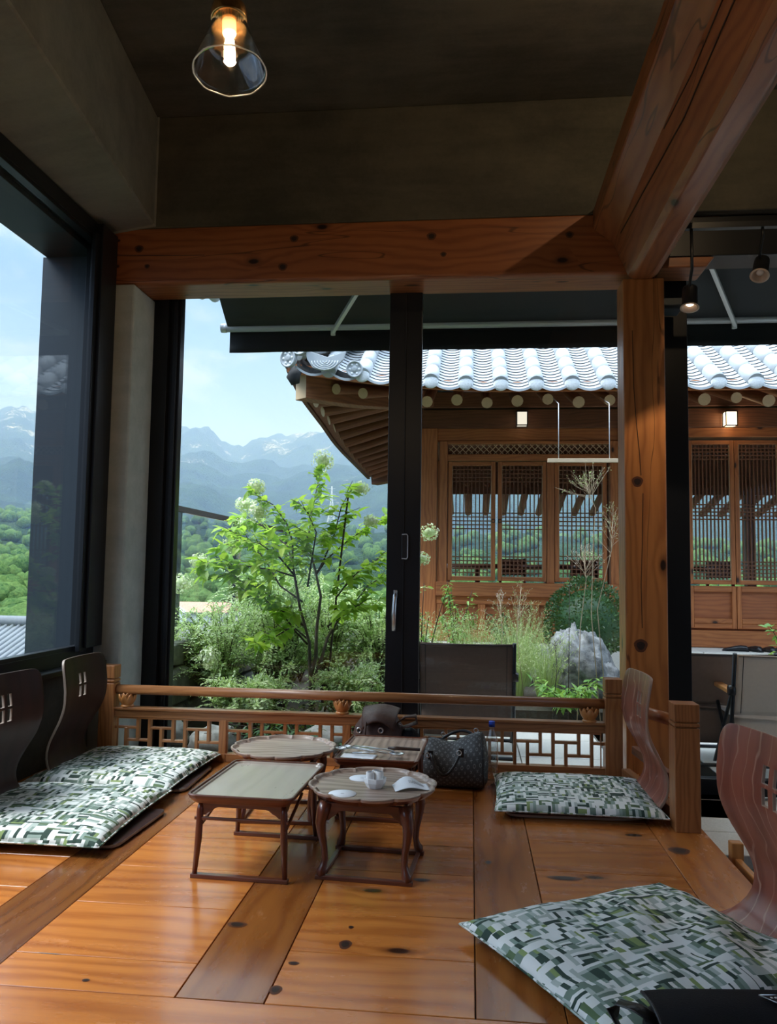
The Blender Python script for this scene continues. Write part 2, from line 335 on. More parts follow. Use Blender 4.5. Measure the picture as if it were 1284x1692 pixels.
# ------------------------------------------------------------------ mesh builder
class MB:
    def __init__(s, grain=0):
        s.v = []; s.f = []; s.uv = []; s.t = []; s.m = []; s.sm = []
        s.grain = grain; s.off = (0.0, 0.0); s.tint = 0.5; s.mi = 0; s.smooth = False
    def rnd(s, a=0.25):
        s.off = (random.uniform(0, 20), random.uniform(0, 20)); s.tint = 0.5 + random.uniform(-a, a)
    def autouv(s, pts, mat=None):
        n = Vector((0, 0, 0))
        for i in range(len(pts)):
            a = pts[i]; b = pts[(i + 1) % len(pts)]
            n += Vector(((a[1] - b[1]) * (a[2] + b[2]), (a[2] - b[2]) * (a[0] + b[0]), (a[0] - b[0]) * (a[1] + b[1])))
        k = max(range(3), key=lambda i: abs(n[i])); g = s.grain
        if k == g: a, b = [i for i in range(3) if i != g]; return [(p[a] * 0.5 + s.off[0] + 3, p[b] + s.off[1]) for p in pts]
        o = [i for i in range(3) if i != g and i != k][0]
        kk = 0.61 * k + (0.23 if n[k] > 0 else 0)
        return [(p[g] + s.off[0], p[o] + s.off[1] + kk) for p in pts]
    def face(s, idx, uv=None):
        s.f.append(idx); s.uv.append(uv if uv else s.autouv([s.v[i] for i in idx]))
        s.t.append(s.tint); s.m.append(s.mi); s.sm.append(s.smooth)
    def add(s, pts): 
        b = len(s.v); s.v.extend([tuple(p) for p in pts]); return b
    def box(s, c, d, rot=None, ch=0.0):
        hx, hy, hz = d[0] / 2, d[1] / 2, d[2] / 2; c = Vector(c)
        P = [Vector((x, y, z)) for x in (-hx, hx) for y in (-hy, hy) for z in (-hz, hz)]
        if rot is not None: P = [rot @ p for p in P]
        b = s.add([p + c for p in P])
        for q in ((0, 1, 3, 2), (4, 6, 7, 5), (0, 4, 5, 1), (2, 3, 7, 6), (0, 2, 6, 4), (1, 5, 7, 3)):
            s.face([b + i for i in q])
        return s
    def bx(s, x0, x1, y0, y1, z0, z1):
        return s.box(((x0 + x1) / 2, (y0 + y1) / 2, (z0 + z1) / 2), (x1 - x0, y1 - y0, z1 - z0))
    def prism(s, poly, axis, a0, a1):   # poly in the other two axes (ascending order)
        o = [i for i in range(3) if i != axis]; n = len(poly)
        def mk(p, a):
            r = [0, 0, 0]; r[axis] = a; r[o[0]] = p[0]; r[o[1]] = p[1]; return r
        b = s.add([mk(p, a0) for p in poly] + [mk(p, a1) for p in poly])
        s.face([b + i for i in range(n)][::-1]); s.face([b + n + i for i in range(n)])
        for i in range(n):
            j = (i + 1) % n; s.face([b + i, b + j, b + n + j, b + n + i])
        return s
    def bar(s, a, b, w, h=None, up=(0, 0, 1)):
        a = Vector(a); b = Vector(b); d = (b - a); L = d.length; d.normalize(); up = Vector(up)
        if abs(d.dot(up)) > 0.98: up = Vector((1, 0, 0))
        x = d.cross(up).normalized(); z = x.cross(d).normalized()
        rot = Matrix((x, d, z)).transposed()
        g = s.grain; s.grain = max(range(3), key=lambda i: abs(d[i]))
        s.box((a + b) / 2, (w, L, h or w), rot); s.grain = g; return s
    def tube(s, pts, rad, n=10, cap=True, sm=True, ell=1.0, up=(0, 0, 1)):
        pts = [Vector(p) for p in pts]; N = len(pts)
        if not hasattr(rad, '__len__'): rad = [rad] * N
        os = s.smooth; s.smooth = sm
        prev = None; rings = []; L = 0; Ls = []
        for i, p in enumerate(pts):
            d = (pts[min(i + 1, N - 1)] - pts[max(i - 1, 0)]).normalized()
            if prev is None:
                u = Vector(up)
                if abs(d.dot(u)) > 0.95: u = Vector((1, 0, 0))
                x = d.cross(u).normalized()
            else: x = (prev - d * prev.dot(d)).normalized()
            y = d.cross(x); prev = x
            if i: L += (pts[i] - pts[i - 1]).length
            Ls.append(L)
            rings.append(s.add([p + x * (rad[i] * math.cos(2 * PI * k / n)) + y * (rad[i] * ell * math.sin(2 * PI * k / n)) for k in range(n)]))
        for i in range(N - 1):
            for k in range(n):
                k2 = (k + 1) % n; c = 2 * PI * rad[0] / n
                u0, u1 = Ls[i] + s.off[0], Ls[i + 1] + s.off[0]; v0, v1 = k * c + s.off[1], (k + 1) * c + s.off[1]
                s.face([rings[i] + k, rings[i] + k2, rings[i + 1] + k2, rings[i + 1] + k], [(u0, v0), (u0, v1), (u1, v1), (u1, v0)])
        s.smooth = False
        if cap:
            s.face([rings[0] + k for k in range(n)][::-1]); s.face([rings[-1] + k for k in range(n)])
        s.smooth = os; return s
    def lathe(s, prof, n=32, c=(0, 0, 0), ax=None, closed=False, sm=True, rf=None):
        os = s.smooth; s.smooth = sm; c = Vector(c); rings = []
        for (r, z) in prof:
            pts = []
            for k in range(n):
                a = 2 * PI * k / n; rr = r * (rf(a) if rf else 1)
                p = Vector((rr * math.cos(a), rr * math.sin(a), z))
                if ax is not None: p = ax @ p
                pts.append(c + p)
            rings.append(s.add(pts))
        for i in range(len(prof) - 1):
            for k in range(n):
                k2 = (k + 1) % n
                s.face([rings[i] + k, rings[i] + k2, rings[i + 1] + k2, rings[i + 1] + k])
        if closed:
            s.smooth = False
            if prof[0][0] > 1e-5: s.face([rings[0] + k for k in range(n)][::-1])
            if prof[-1][0] > 1e-5: s.face([rings[-1] + k for k in range(n)])
        s.smooth = os; return s
    def grid(s, fn, nu, nv, skip=None, sm=True, uvf=None):
        os = s.smooth; s.smooth = sm
        b = s.add([fn(i, j) for i in range(nu + 1) for j in range(nv + 1)])
        for i in range(nu):
            for j in range(nv):
                if skip and skip(i, j): continue
                q = [(i, j), (i + 1, j), (i + 1, j + 1), (i, j + 1)]
                s.face([b + a * (nv + 1) + c for a, c in q], [uvf(a, c) for a, c in q] if uvf else None)
        s.smooth = os; return s
    def sphere(s, c, r, nu=14, nv=9, sc=(1, 1, 1), fn=None):
        c = Vector(c)
        def f(i, j):
            th = PI * i / nv; ph = 2 * PI * j / nu
            d = Vector((math.sin(th) * math.cos(ph), math.sin(th) * math.sin(ph), math.cos(th)))
            k = fn(d) if fn else 1
            return c + Vector((d.x * sc[0], d.y * sc[1], d.z * sc[2])) * r * k
        return s.grid(f, nv, nu)
    def data(s, name, mats):
        me = bpy.data.meshes.new(name); me.from_pydata(s.v, [], s.f)
        uvl = me.uv_layers.new(name='UVMap'); buf = []
        for u in s.uv:
            for a in u: buf.extend(a)
        uvl.data.foreach_set('uv', buf)
        at = me.attributes.new('tint', 'FLOAT', 'FACE'); at.data.foreach_set('value', s.t)
        for m in mats: me.materials.append(m)
        me.polygons.foreach_set('material_index', s.m); me.polygons.foreach_set('use_smooth', s.sm)
        me.update(); return me

def obj(name, mb, mats, parent=None, bevel=0.0, seg=2, label=None, solid=0.0, sub=0, weld=False, loc=None):
    if not isinstance(mats, (list, tuple)): mats = [mats]
    o = bpy.data.objects.new(name, mb.data(name, mats)); COL.objects.link(o)
    if parent: o.parent = parent
    if loc: o.location = loc
    if label: o['label'] = label
    if weld: w = o.modifiers.new('weld', 'WELD'); w.merge_threshold = 0.0004
    if solid:
        d = o.modifiers.new('solid', 'SOLIDIFY'); d.thickness = solid; d.offset = 0
    if sub: d = o.modifiers.new('sub', 'SUBSURF'); d.levels = sub; d.render_levels = sub
    if bevel:
        d = o.modifiers.new('bevel', 'BEVEL'); d.width = bevel; d.segments = seg; d.limit_method = 'ANGLE'; d.angle_limit = R(35); d.harden_normals = False
    return o
def tag(o, label, cat, group=None, kind=None):
    o['label'] = label; o['category'] = cat
    if group: o['group'] = group
    if kind: o['kind'] = kind
    return o
def thing(name, label, cat, loc=(0, 0, 0), rz=0.0, group=None):
    o = bpy.data.objects.new(name, None); COL.objects.link(o); o.location = loc; o.rotation_euler = (0, 0, rz)
    o.empty_display_size = 0.1
    return tag(o, label, cat, group)
def struct(name, mb, mats, bevel=0.0, **k):
    o = obj(name, mb, mats, bevel=bevel, **k); o['kind'] = 'structure'; return o
def copy_tree(o, parent=None):
    c = o.copy(); COL.objects.link(c)
    if parent: c.parent = parent
    for ch in o.children: copy_tree(ch, c)
    return c
def dup(src, loc, rz, label):
    c = copy_tree(src); c.location = loc; c.rotation_euler = (0, 0, rz); c['label'] = label; return c
def lerp(a, b, t): return a + (b - a) * t
def bez(a, b, c, n):
    a, b, c = Vector(a), Vector(b), Vector(c)
    return [a * (1 - t) ** 2 + b * 2 * t * (1 - t) + c * t * t for t in [i / n for i in range(n + 1)]]
def interp(tab, x):
    if x <= tab[0][0]: return tab[0][1]
    for (a, va), (b, vb) in zip(tab, tab[1:]):
        if x <= b: return va + (vb - va) * (x - a) / (b - a)
    return tab[-1][1]

# ================================================================== THE ROOM
fl = MB(0)
def board(x0, x1, y0, y1, along, tint=None):
    g = 0.0016
    fl.grain = along; fl.rnd(0.16)
    if tint is not None: fl.tint = tint
    fl.bx(x0 + g, x1 - g, y0 + g, y1 - g, -0.045, 0)
YE = 4.42
board(-2.2, 0.747, 1.72, 1.972, 0, 0.55)
for x0, x1 in ((-1.44, -1.233),): board(x0, x1, 1.972, YE, 1, 0.0)
board(-0.717, -0.493, 1.972, YE, 1, 0.12)
board(0.018, 0.233, 1.972, YE, 1, 0.20)
board(0.747, 0.965, -0.6, 2.4, 1, 0.40); board(0.747, 0.965, 2.4, YE, 1, 0.42)
def planks(x0, x1, ys, tints=None):
    for i, (a, b) in enumerate(zip(ys, ys[1:])): board(x0, x1, a, b, 0, tints[i % len(tints)] if tints else None)
planks(-2.2, -1.44, [1.972, 2.25, 2.56, 2.84, 3.15, 3.4, 3.8, 4.1, YE], [0.55, 0.62, 0.5])
planks(-1.233, -0.717, [1.972, 2.142, 2.48, 2.79, 3.105, 3.42, 3.74, 4.08, YE], [0.60, 0.66, 0.57, 0.62, 0.5])
planks(-0.493, 0.018, [1.972, 2.247, 2.516, 2.86, 3.15, 3.44, 3.76, 4.08, YE], [0.50, 0.56, 0.48, 0.40, 0.33, 0.36])
planks(0.233, 0.747, [1.972, 2.30, 2.66, 2.952, 3.27, 3.55, 3.85, 4.12, YE], [0.42, 0.36, 0.46, 0.38])
planks(-2.2, 0.747, [-0.6, -0.3, 0.0, 0.3, 0.6, 0.9, 1.17, 1.45, 1.72], [0.5, 0.6, 0.45])
struct('floor', fl, M['floor'], bevel=0.0012, seg=1)
b = MB(0); b.rnd(); b.tint = 0.2
b.bx(-2.2, 0.94, 4.34, 4.40, -0.30, -0.05); b.grain = 1; b.bx(0.90, 0.95, -0.6, 4.34, -0.30, -0.05)
struct('trim_1', b, M['beam'])                                    # fascia under the platform edge
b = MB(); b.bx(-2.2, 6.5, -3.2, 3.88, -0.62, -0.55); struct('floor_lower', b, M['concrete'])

# concrete shell
CZ = 3.80
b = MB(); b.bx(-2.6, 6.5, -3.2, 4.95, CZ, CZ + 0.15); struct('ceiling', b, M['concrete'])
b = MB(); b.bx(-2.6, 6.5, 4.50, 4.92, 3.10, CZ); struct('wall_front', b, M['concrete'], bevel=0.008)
# long downstand beam over the left windows (its inner face runs slightly askew)
b = MB(1)
def sx_in(y): return -1.92 + (4.5 - y) * 0.115
q = [(-2.60, 4.5, 3.02), (sx_in(4.5), 4.5, 3.12), (sx_in(4.5), 4.5, CZ), (-2.60, 4.5, CZ)]
q2 = [(-2.60, -3.2, 3.02), (sx_in(-3.2), -3.2, 3.12), (sx_in(-3.2), -3.2, CZ), (-2.60, -3.2, CZ)]
k = b.add(q + q2)
for i in range(4): b.face([k + i, k + (i + 1) % 4, k + 4 + (i + 1) % 4, k + 4 + i])
b.face([k, k + 1, k + 2, k + 3]); b.face([k + 7, k + 6, k + 5, k + 4])
struct('wall_left_upper', b, M['concrete_beam'], bevel=0.01)
b = MB(); b.bx(-2.45, -2.2, -3.2, 4.92, -0.62, 0.50); struct('wall_left', b, M['concrete'], bevel=0.004)
b = MB(); b.bx(6.3, 6.5, -3.2, 4.95, -0.62, 0.4); b.bx(6.3, 6.5, -3.2, 4.95, 3.1, CZ); b.bx(6.3, 6.5, 4.6, 4.95, 0.4, 3.1); struct('wall_right', b, M['concrete'])
b = MB(); b.bx(-2.45, 6.5, -3.35, -3.2, -0.62, CZ)
struct('wall_back', b, M['concrete'])

# concrete column in the corner
b = MB(2); b.bx(-2.25, -2.02, 4.48, 4.80, -0.25, 2.752)
o = obj('concrete_column', b, M['concrete_col'], bevel=0.012)
tag(o, 'pale grey rendered concrete column in the room corner left of the glass', 'column')

def frame_rect(b, axis, p, a0, a1, z0, z1, w, d):
    # rectangular frame ring; axis 1: in an XZ plane at y=p; axis 0: in a YZ plane at x=p
    def bb(u0, u1, v0, v1):
        if axis == 1: b.bx(u0, u1, p - d / 2, p + d / 2, v0, v1)
        else: b.bx(p - d / 2, p + d / 2, u0, u1, v0, v1)
    bb(a0, a0 + w, z0, z1); bb(a1 - w, a1, z0, z1); bb(a0 + w, a1 - w, z0, z0 + w); bb(a0 + w, a1 - w, z1 - w, z1)

# left window
b = MB(2); frame_rect(b, 0, -2.235, -3.2, 4.48, 0.50, 3.06, 0.09, 0.10)
b.bx(-2.20, -2.13, 4.28, 4.47, 0.60, 3.04); b.bx(-2.175, -2.15, 4.24, 4.30, 0.58, 2.97)
w1 = struct('window_1', b, M['frame'], bevel=0.003)
b = MB(2); b.bx(-2.60, -2.285, -3.2, 4.55, 2.94, 2.975); b.bx(-2.62, -2.285, 4.50, 4.545, 0.45, 2.94); b.bx(-2.285, -2.2, 4.43, 4.545, 0.58, 2.94)
obj('window_reveal', b, M['frame_blue'], w1, bevel=0.002)
b = MB(2); frame_rect(b, 0, -2.215, -3.12, 4.39, 0.575, 2.985, 0.035, 0.05); obj('sash_frame', b, M['frame'], w1, bevel=0.002)
b = MB(2); b.bx(-2.226, -2.22, -3.1, 4.37, 0.60, 2.96); obj('glass_pane', b, M['glass'], w1)
b = MB(1); b.bx(-2.26, -2.10, -3.2, 4.48, 0.485, 0.515); struct('trim_2', b, M['frame'], bevel=0.004)

# front glazing, y = 4.85
def win(name, x0, x1, z0=-0.20, z1=3.02, wl=0.05, wr=0.05, wb=0.09, y=4.86, stiles=()):
    b = MB(2)
    b.bx(x0, x0 + wl, y - 0.035, y + 0.035, z0, z1); b.bx(x1 - wr, x1, y - 0.035, y + 0.035, z0, z1)
    b.grain = 0; b.bx(x0 + wl, x1 - wr, y - 0.035, y + 0.035, z0, z0 + wb); b.bx(x0 + wl, x1 - wr, y - 0.035, y + 0.035, z1 - 0.10, z1)
    w = struct(name, b, M['frame'], bevel=0.003)
    g = MB(2); g.bx(x0 + wl - 0.004, x1 - wr + 0.004, y - 0.004, y + 0.002, z0 + wb - 0.004, z1 - 0.096); obj('glass_pane', g, M['glass'], w)
    return w
w2 = win('window_2', -2.26, -0.42, wl=0.40, wr=0.085, y=4.87)
b = MB(2); b.bx(-2.02, -1.93, 4.80, 4.835, -0.2, 3.02); b.bx(-1.90, -1.875, 4.81, 4.835, -0.2, 3.02); obj('jamb_fin', b, M['frame'], w2, bevel=0.002)
w3 = win('window_3', -0.505, 1.10, wl=0.20, wr=0.06, y=4.80)
# lever handle and recessed pull on the sliding stile
b = MB(2); b.box((-0.447, 4.758, 0.915), (0.022, 0.012, 0.05)); hl = obj('window_handle', b, M['steel'], w3, bevel=0.003, label='brushed steel lever handle')
b = MB(2); b.tube([(-0.447, 4.752, 0.915), (-0.447, 4.725, 0.913), (-0.447, 4.718, 0.90), (-0.452, 4.72, 0.80), (-0.452, 4.72, 0.70)], [0.009, 0.010, 0.012, 0.014, 0.011], 10, ell=0.6); obj('lever', b, M['steel'], hl)
b = MB(2); b.box((-0.395, 4.758, 1.20), (0.040, 0.008, 0.155)); ph = obj('pull_plate', b, M['black_leather'], w3, bevel=0.004)
b = MB(2); b.tube([(-0.412, 4.75, 1.272), (-0.385, 4.748, 1.274), (-0.377, 4.748, 1.266), (-0.377, 4.748, 1.134), (-0.385, 4.748, 1.126), (-0.412, 4.75, 1.128)], 0.003, 8); obj('pull_rim', b, M['alu'], ph, label='thin silver pull rim')
b = MB(2); b.bx(-0.405, -0.401, 4.755, 4.768, -0.1, 2.95); obj('stile_groove', b, M['tile_dark'], w3)
w4 = win('window_4', 1.10, 3.06, wl=0.18, wr=0.08, y=4.86, z1=3.02)
w5 = win('window_5', 3.06, 6.3, wl=0.05, wr=0.08, y=4.86)
b = MB(0); b.bx(-2.02, 6.3, 4.70, 4.92, 3.02, 3.10); struct('trim_3', b, M['frame'])
# sliding door head box right of the post
b = MB(0); b.bx(1.09, 6.2, 4.55, 4.76, 2.86, 3.09); struct('trim_4', b, M['frame'], bevel=0.004)
b = MB(0); b.bx(1.03, 1.20, 4.60, 4.74, 2.575, 2.64)
tag(obj('closer_box', b, M['frame_blue'], bevel=0.005), 'small dark metal box mounted on the black mullion beside the timber post', 'box')

# timber post
b = MB(2); b.off = (3.3, 1.7); b.tint = 0.5; b.bx(0.845, 1.072, 4.50, 4.69, -0.24, 2.72)
# knots as slightly sunken dark ovals on the front face are modelled as separate parts
post = obj('timber_post', b, M['post'], bevel=0.006)
tag(post, 'square pine post standing at the rail corner, checked and knotty', 'post')
def knot(parent, c, rx, rz, nrm=(0, -1, 0)):
    m = MB(2); n = Vector(nrm); zz = Vector((0, 0, 1)) if abs(n.z) < .5 else Vector((0, 1, 0)); xx = n.cross(zz).normalized(); yy = xx.cross(n).normalized()
    for rr, off, mi in ((1.0, 0.0008, 0), (0.62, 0.0016, 1)):
        m.mi = mi; k = m.add([Vector(c) + n * off + xx * (rx * rr * math.cos(a) * (1 + .1 * math.sin(3 * a))) + yy * (rz * rr * math.sin(a)) for a in [2 * PI * i / 20 for i in range(20)]])
        f = list(range(k, k + 20))
        m.face(f)
    o = obj('knot', m, [M['knot_rim'], M['knot_core']], parent); return o
M['knot_rim'] = plain('knot_rim', (0.10, 0.03, 0.010), 0.5, nscale=90, var=0.4)
M['knot_core'] = plain('knot_core', (0.022, 0.010, 0.006), 0.5, nscale=120, var=0.6)
knot(post, (0.915, 4.50, 1.565), 0.030, 0.030); knot(post, (0.925, 4.50, 0.665), 0.036, 0.036)
# checks (long drying cracks)
def crack(parent, pts, w):
    m = MB(2); P = [Vector(p) for p in pts]
    for a, c in zip(P, P[1:]): m.bar(a, c, w, 0.0025, up=(0, 1, 0))
    return obj('drying_crack', m, M['knot_core'], parent)
for kx, ky, a_, b_ in ((-.682, 2.382, .030, .019), (-.345, 2.30, .018, .028), (-.48, 2.037, .016, .022), (-.465, 2.176, .015, .010), (.80, 3.227, .040, .040), (-.969, 2.02, .010, .008), (-.345, 2.41, .008, .010), (.07, 3.0, .012, .018), (-.16, 2.80, .03, .014), (.33, 2.885, .06, .020)):
    knot(bpy.data.objects['floor'], (kx, ky, 0.0), a_, b_, (0, 0, 1))
crack(post, [(0.895, 4.4995, 2.42), (0.90, 4.4995, 2.1), (0.912, 4.4995, 1.9), (0.928, 4.4995, 1.72), (0.935, 4.4995, 1.60)], 0.0035)
crack(post, [(0.945, 4.4995, 1.50), (0.938, 4.4995, 1.2), (0.930, 4.4995, 1.0), (0.934, 4.4995, 0.76)], 0.0035)

# cross beam over the glazing
b = MB(0); b.off = (1.2, 0.4); b.tint = 0.42
b.prism([(4.50, 2.765), (4.52, 2.752), (4.80, 2.762), (4.82, 2.80), (4.82, 3.10), (4.50, 3.10)], 0, -2.28, 1.02)
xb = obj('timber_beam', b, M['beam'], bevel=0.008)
tag(xb, 'long pine beam with dark knots running above the front glass', 'beam')
for kx, kz, r_ in ((-2.01, 2.975, .028), (-1.055, 3.01, .026), (-1.12, 2.84, .028), (-0.24, 3.00, .028), (-0.17, 2.89, .018), (-1.955, 2.865, .017), (-2.14, 3.03, .011), (-2.14, 2.87, .012), (0.55, 2.985, .024)):
    knot(xb, (kx, 4.50, kz), r_, r_ * 0.85)
knot(xb, (-0.36, 4.62, 2.7555), 0.05, 0.016, (0, 0, -1)); knot(xb, (0.52, 4.62, 2.7555), 0.04, 0.012, (0, 0, -1))
crack(xb, [(-2.26, 4.4995, 2.945), (-1.9, 4.4995, 2.93), (-1.6, 4.4995, 2.925)], 0.003)
b = MB(0); b.off = (7, 5); b.tint = 0.36
b.prism([(1.075, 2.80), (1.32, 2.80), (1.40, 2.90), (1.40, 3.10), (1.075, 3.10)], 1, 4.56, 4.78)
o = obj('timber_beam', b, M['beam'], bevel=0.008); tag(o, 'short beam end with angled cut sticking out right of the post', 'beam')
# heavy log beam running from the post head toward the viewer
b = MB(1); b.off = (2.2, 9.1); b.tint = 0.40
sec = [(0.682, 3.01), (0.79, 2.92), (0.872, 2.735), (0.90, 2.712), (1.00, 2.712), (1.035, 2.74), (1.22, 2.95), (1.22, 3.79), (0.682, 3.79)]
sec = [(0.682, 3.13), (0.682, 3.01), (0.79, 2.925), (0.872, 2.735), (0.90, 2.712), (1.00, 2.712), (1.035, 2.74), (1.13, 2.95), (1.13, 3.13)]
b.prism(sec, 1, -3.2, 4.50)
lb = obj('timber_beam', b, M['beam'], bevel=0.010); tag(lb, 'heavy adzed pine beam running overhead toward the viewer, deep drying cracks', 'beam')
def onlog(y, t):  # a point on the cracked lower-left facet
    return (lerp(0.79, 0.872, t) - 0.002, y, lerp(2.925, 2.735, t))
crack(lb, [onlog(4.3, .12), onlog(3.6, .30), onlog(3.1, .42), onlog(2.7, .36), onlog(2.2, .30), onlog(1.6, .28), onlog(0.5, .3)], 0.008)
crack(lb, [onlog(3.3, .05), onlog(2.9, .14), onlog(2.5, .10), onlog(1.8, .16)], 0.006)
# ------------------------------------------------------------------ lights in the room
def cone_lamp(loc, name, label, lit=True, power=9):
    t = thing(name, label, 'lamp', loc, 0, 'glass cone pendants')
    # shade: origin at rim centre
    rim, neck, h = 0.093, 0.042, 0.15
    b = MB(2)
    pr = [(rim, 0.0), (rim - 0.002, 0.012), (lerp(rim, neck, .5), h * 0.5), (neck, h), (neck - 0.003, h), (lerp(rim, neck, .5) - 0.003, h * 0.5), (rim - 0.005, 0.012), (rim - 0.004, 0.0), (rim, 0.0)]
    b.lathe(pr, 40); sh = obj('lamp_shade', b, M['clear'], t)
    b = MB(2); rr = MB(2)
    rr.tube([(rim * math.cos(a) , rim * math.sin(a), 0.0015 * math.sin(9 * a)) for a in [2 * PI * i / 40 for i in range(41)]], 0.0018, 8, cap=False)
    obj('shade_rim', rr, M['rimglass'], sh)
    b = MB(2); b.lathe([(0.0, 0.25), (0.008, 0.245), (0.018, 0.20), (0.044, 0.185), (0.047, 0.165), (0.047, 0.150), (0.043, 0.146), (0.0, 0.146)], 28); obj('collar', b, M['brass'], t, bevel=0.0015, label='copper coloured collar')
    b = MB(2); b.lathe([(0.018, 0.146), (0.018, 0.112), (0.015, 0.107), (0.0, 0.107)], 20); obj('socket', b, M['socket'], t)
    b = MB(2); b.lathe([(0.012, 0.108), (0.014, 0.100), (0.018, 0.088), (0.019, 0.080), (0.016, 0.070), (0.009, 0.063), (0.0, 0.061)], 20); bu = obj('bulb', b, M['clear'], t, label='glowing warm bulb')
    b = MB(2); b.tube([(0, 0, 0.245), (0, 0, CZ - loc[2] - 0.03)], 0.003, 8); b.lathe([(0.0, CZ - loc[2]), (0.045, CZ - loc[2]), (0.045, CZ - loc[2] - 0.02), (0.0, CZ - loc[2] - 0.035)], 24); obj('cord', b, M['frame'], t)
    ld = bpy.data.lights.new(name + '_light', 'POINT'); ld.energy = power; ld.color = (1.0, 0.68, 0.38); ld.shadow_soft_size = 0.013
    lo = bpy.data.objects.new('bulb_light', ld); COL.objects.link(lo); lo.parent = t; lo.location = (0, 0, 0.083)
    return t
M['rimglass'] = plain('frosted_rim', (0.75, 0.78, 0.78), 0.25, spec=0.8, **{'Transmission Weight': 0.3})
M['socket'] = plain('lamp_socket', (0.80, 0.62, 0.42), 0.5)
lamp = cone_lamp((-0.624, 1.90, 2.325), 'pendant_lamp', 'clear glass cone pendant lamp glowing below the dark ceiling', power=10)
lamp.rotation_euler = (R(-5), R(-4), 0)
added_lamp = cone_lamp((1.20, 2.90, 3.40), 'pendant_lamp', 'added glass cone pendant out of view right of the pine beam, warming the ceiling', power=26)  # extra lamp outside the view, added to warm the ceiling by the log beam

def spot(loc, tilt, label, on):
    t = thing('spotlight', label, 'spotlight', loc, 0, 'track spotlights')
    b = MB(2); b.lathe([(0.0, 0.11), (0.036, 0.11), (0.038, 0.10), (0.040, 0.0), (0.047, -0.004), (0.047, -0.008), (0.040, -0.008), (0.034, 0.0), (0.028, 0.03), (0.0, 0.03)], 28); obj('housing', b, M['frame'], t)
    b = MB(2); b.lathe([(0.047, -0.0075), (0.0475, -0.010), (0.036, -0.008), (0.026, 0.018), (0.0, 0.02)], 28); obj('reflector', b, M['spot_ring'], t)
    b = MB(2); b.lathe([(0.0, 0.012), (0.018, 0.012), (0.018, 0.018), (0.0, 0.018)], 20); obj('lens', b, M['spot_glow'] if on else M['white'], t)
    for ch in t.children: ch.rotation_euler = tilt
    b = MB(2); b.tube([(0, 0, 0.09), (0, -0.02, 0.14), (0, 4.0975 - loc[1], 0.18), (0, 4.0975 - loc[1], 2.822 - loc[2])], 0.008, 8); obj('stem', b, M['frame'], t)
    if on:
        ld = bpy.data.lights.new('spot', 'SPOT'); ld.energy = 14; ld.color = (1, .75, .5); ld.spot_size = R(80); ld.shadow_soft_size = 0.03
        lo = bpy.data.objects.new('spot_light', ld); COL.objects.link(lo); lo.parent = t; lo.location = (0, 0, -0.02)
    return t
M['spot_ring'] = plain('spot_ring', (0.55, 0.42, 0.32), 0.4)
spot((1.115, 4.15, 2.435), (R(-14), R(6), 0), 'round black spotlight glowing warm beside the timber post', True)
spot((1.465, 4.15, 2.595), (R(-26), R(18), 0), 'unlit round spotlight under the dark track right of the lit one', False)
b = MB(0); b.bx(1.02, 4.2, 4.08, 4.115, 2.82, 2.85); b.bx(1.8, 1.83, 4.085, 4.11, 2.85, 3.79); b.bx(3.8, 3.83, 4.085, 4.11, 2.85, 3.79)
tag(obj('lighting_track', b, M['frame']), 'thin black lighting track crossing at upper right', 'track')

# ------------------------------------------------------------------ railing round the platform
rail = thing('railing', 'low carved pine railing with lattice panels and lotus brackets, front of platform', 'railing', (0, 0, 0))
YR = 4.34
def rpost(x, y, w, h=0.505, z0=0.0, rz=0):
    b = MB(2); b.rnd(0.1); g = 0.007
    b.bx(x - w / 2, x + w / 2, y - w / 2, y + w / 2, z0, h - 0.098)
    b.bx(x - w / 2 + g, x + w / 2 - g, y - w / 2 + g, y + w / 2 - g, h - 0.098, h - 0.092)
    b.bx(x - w / 2, x + w / 2, y - w / 2, y + w / 2, h - 0.092, h - 0.078)
    b.bx(x - w / 2 + g, x + w / 2 - g, y - w / 2 + g, y + w / 2 - g, h - 0.078, h - 0.072)
    b.bx(x - w / 2, x + w / 2, y - w / 2, y + w / 2, h - 0.072, h)
    return b
obj('rail_post', rpost(-2.01, YR, 0.085), M['railpost'], rail, bevel=0.004)
obj('rail_post', rpost(0.745, YR, 0.088), M['railpost'], rail, bevel=0.004)
def hrail(y, p0, p1, z, r, tint=.5):
    b = MB(0 if p0[0] != p1[0] else 1); b.rnd(.1); b.tube([(p0[0], p0[1], z), (p1[0], p1[1], z)], r, 20); return b
obj('handrail', hrail(0, (-1.97, YR), (0.705, YR), 0.371, 0.0265), M['rail'], rail)
b = MB(0); b.rnd(.1); b.bx(-1.97, 0.702, YR - 0.032, YR + 0.032, 0.262, 0.277); b.bx(-1.97, 0.702, YR - 0.022, YR + 0.022, 0.222, 0.262); obj('mid_rail', b, M['rail'], rail, bevel=0.003)
b = MB(0); b.rnd(.1); b.bx(-1.97, 0.702, YR - 0.026, YR + 0.026, 0.0, 0.044); obj('bottom_rail', b, M['rail'], rail, bevel=0.003)
ST = [-1.97, -1.345, -0.66, 0.02, 0.702]
for x in ST[1:4]:
    b = MB(2); b.rnd(.1); b.bx(x - 0.018, x + 0.018, YR - 0.023, YR + 0.023, 0.044, 0.222)
    b.prism([(x - 0.018, 0.0), (x, -0.012), (x + 0.018, 0.0), (x + 0.018, 0.044), (x - 0.018, 0.044)], 1, YR - 0.028, YR - 0.0255); obj('stile', b, M['railpost'], rail, bevel=0.003)
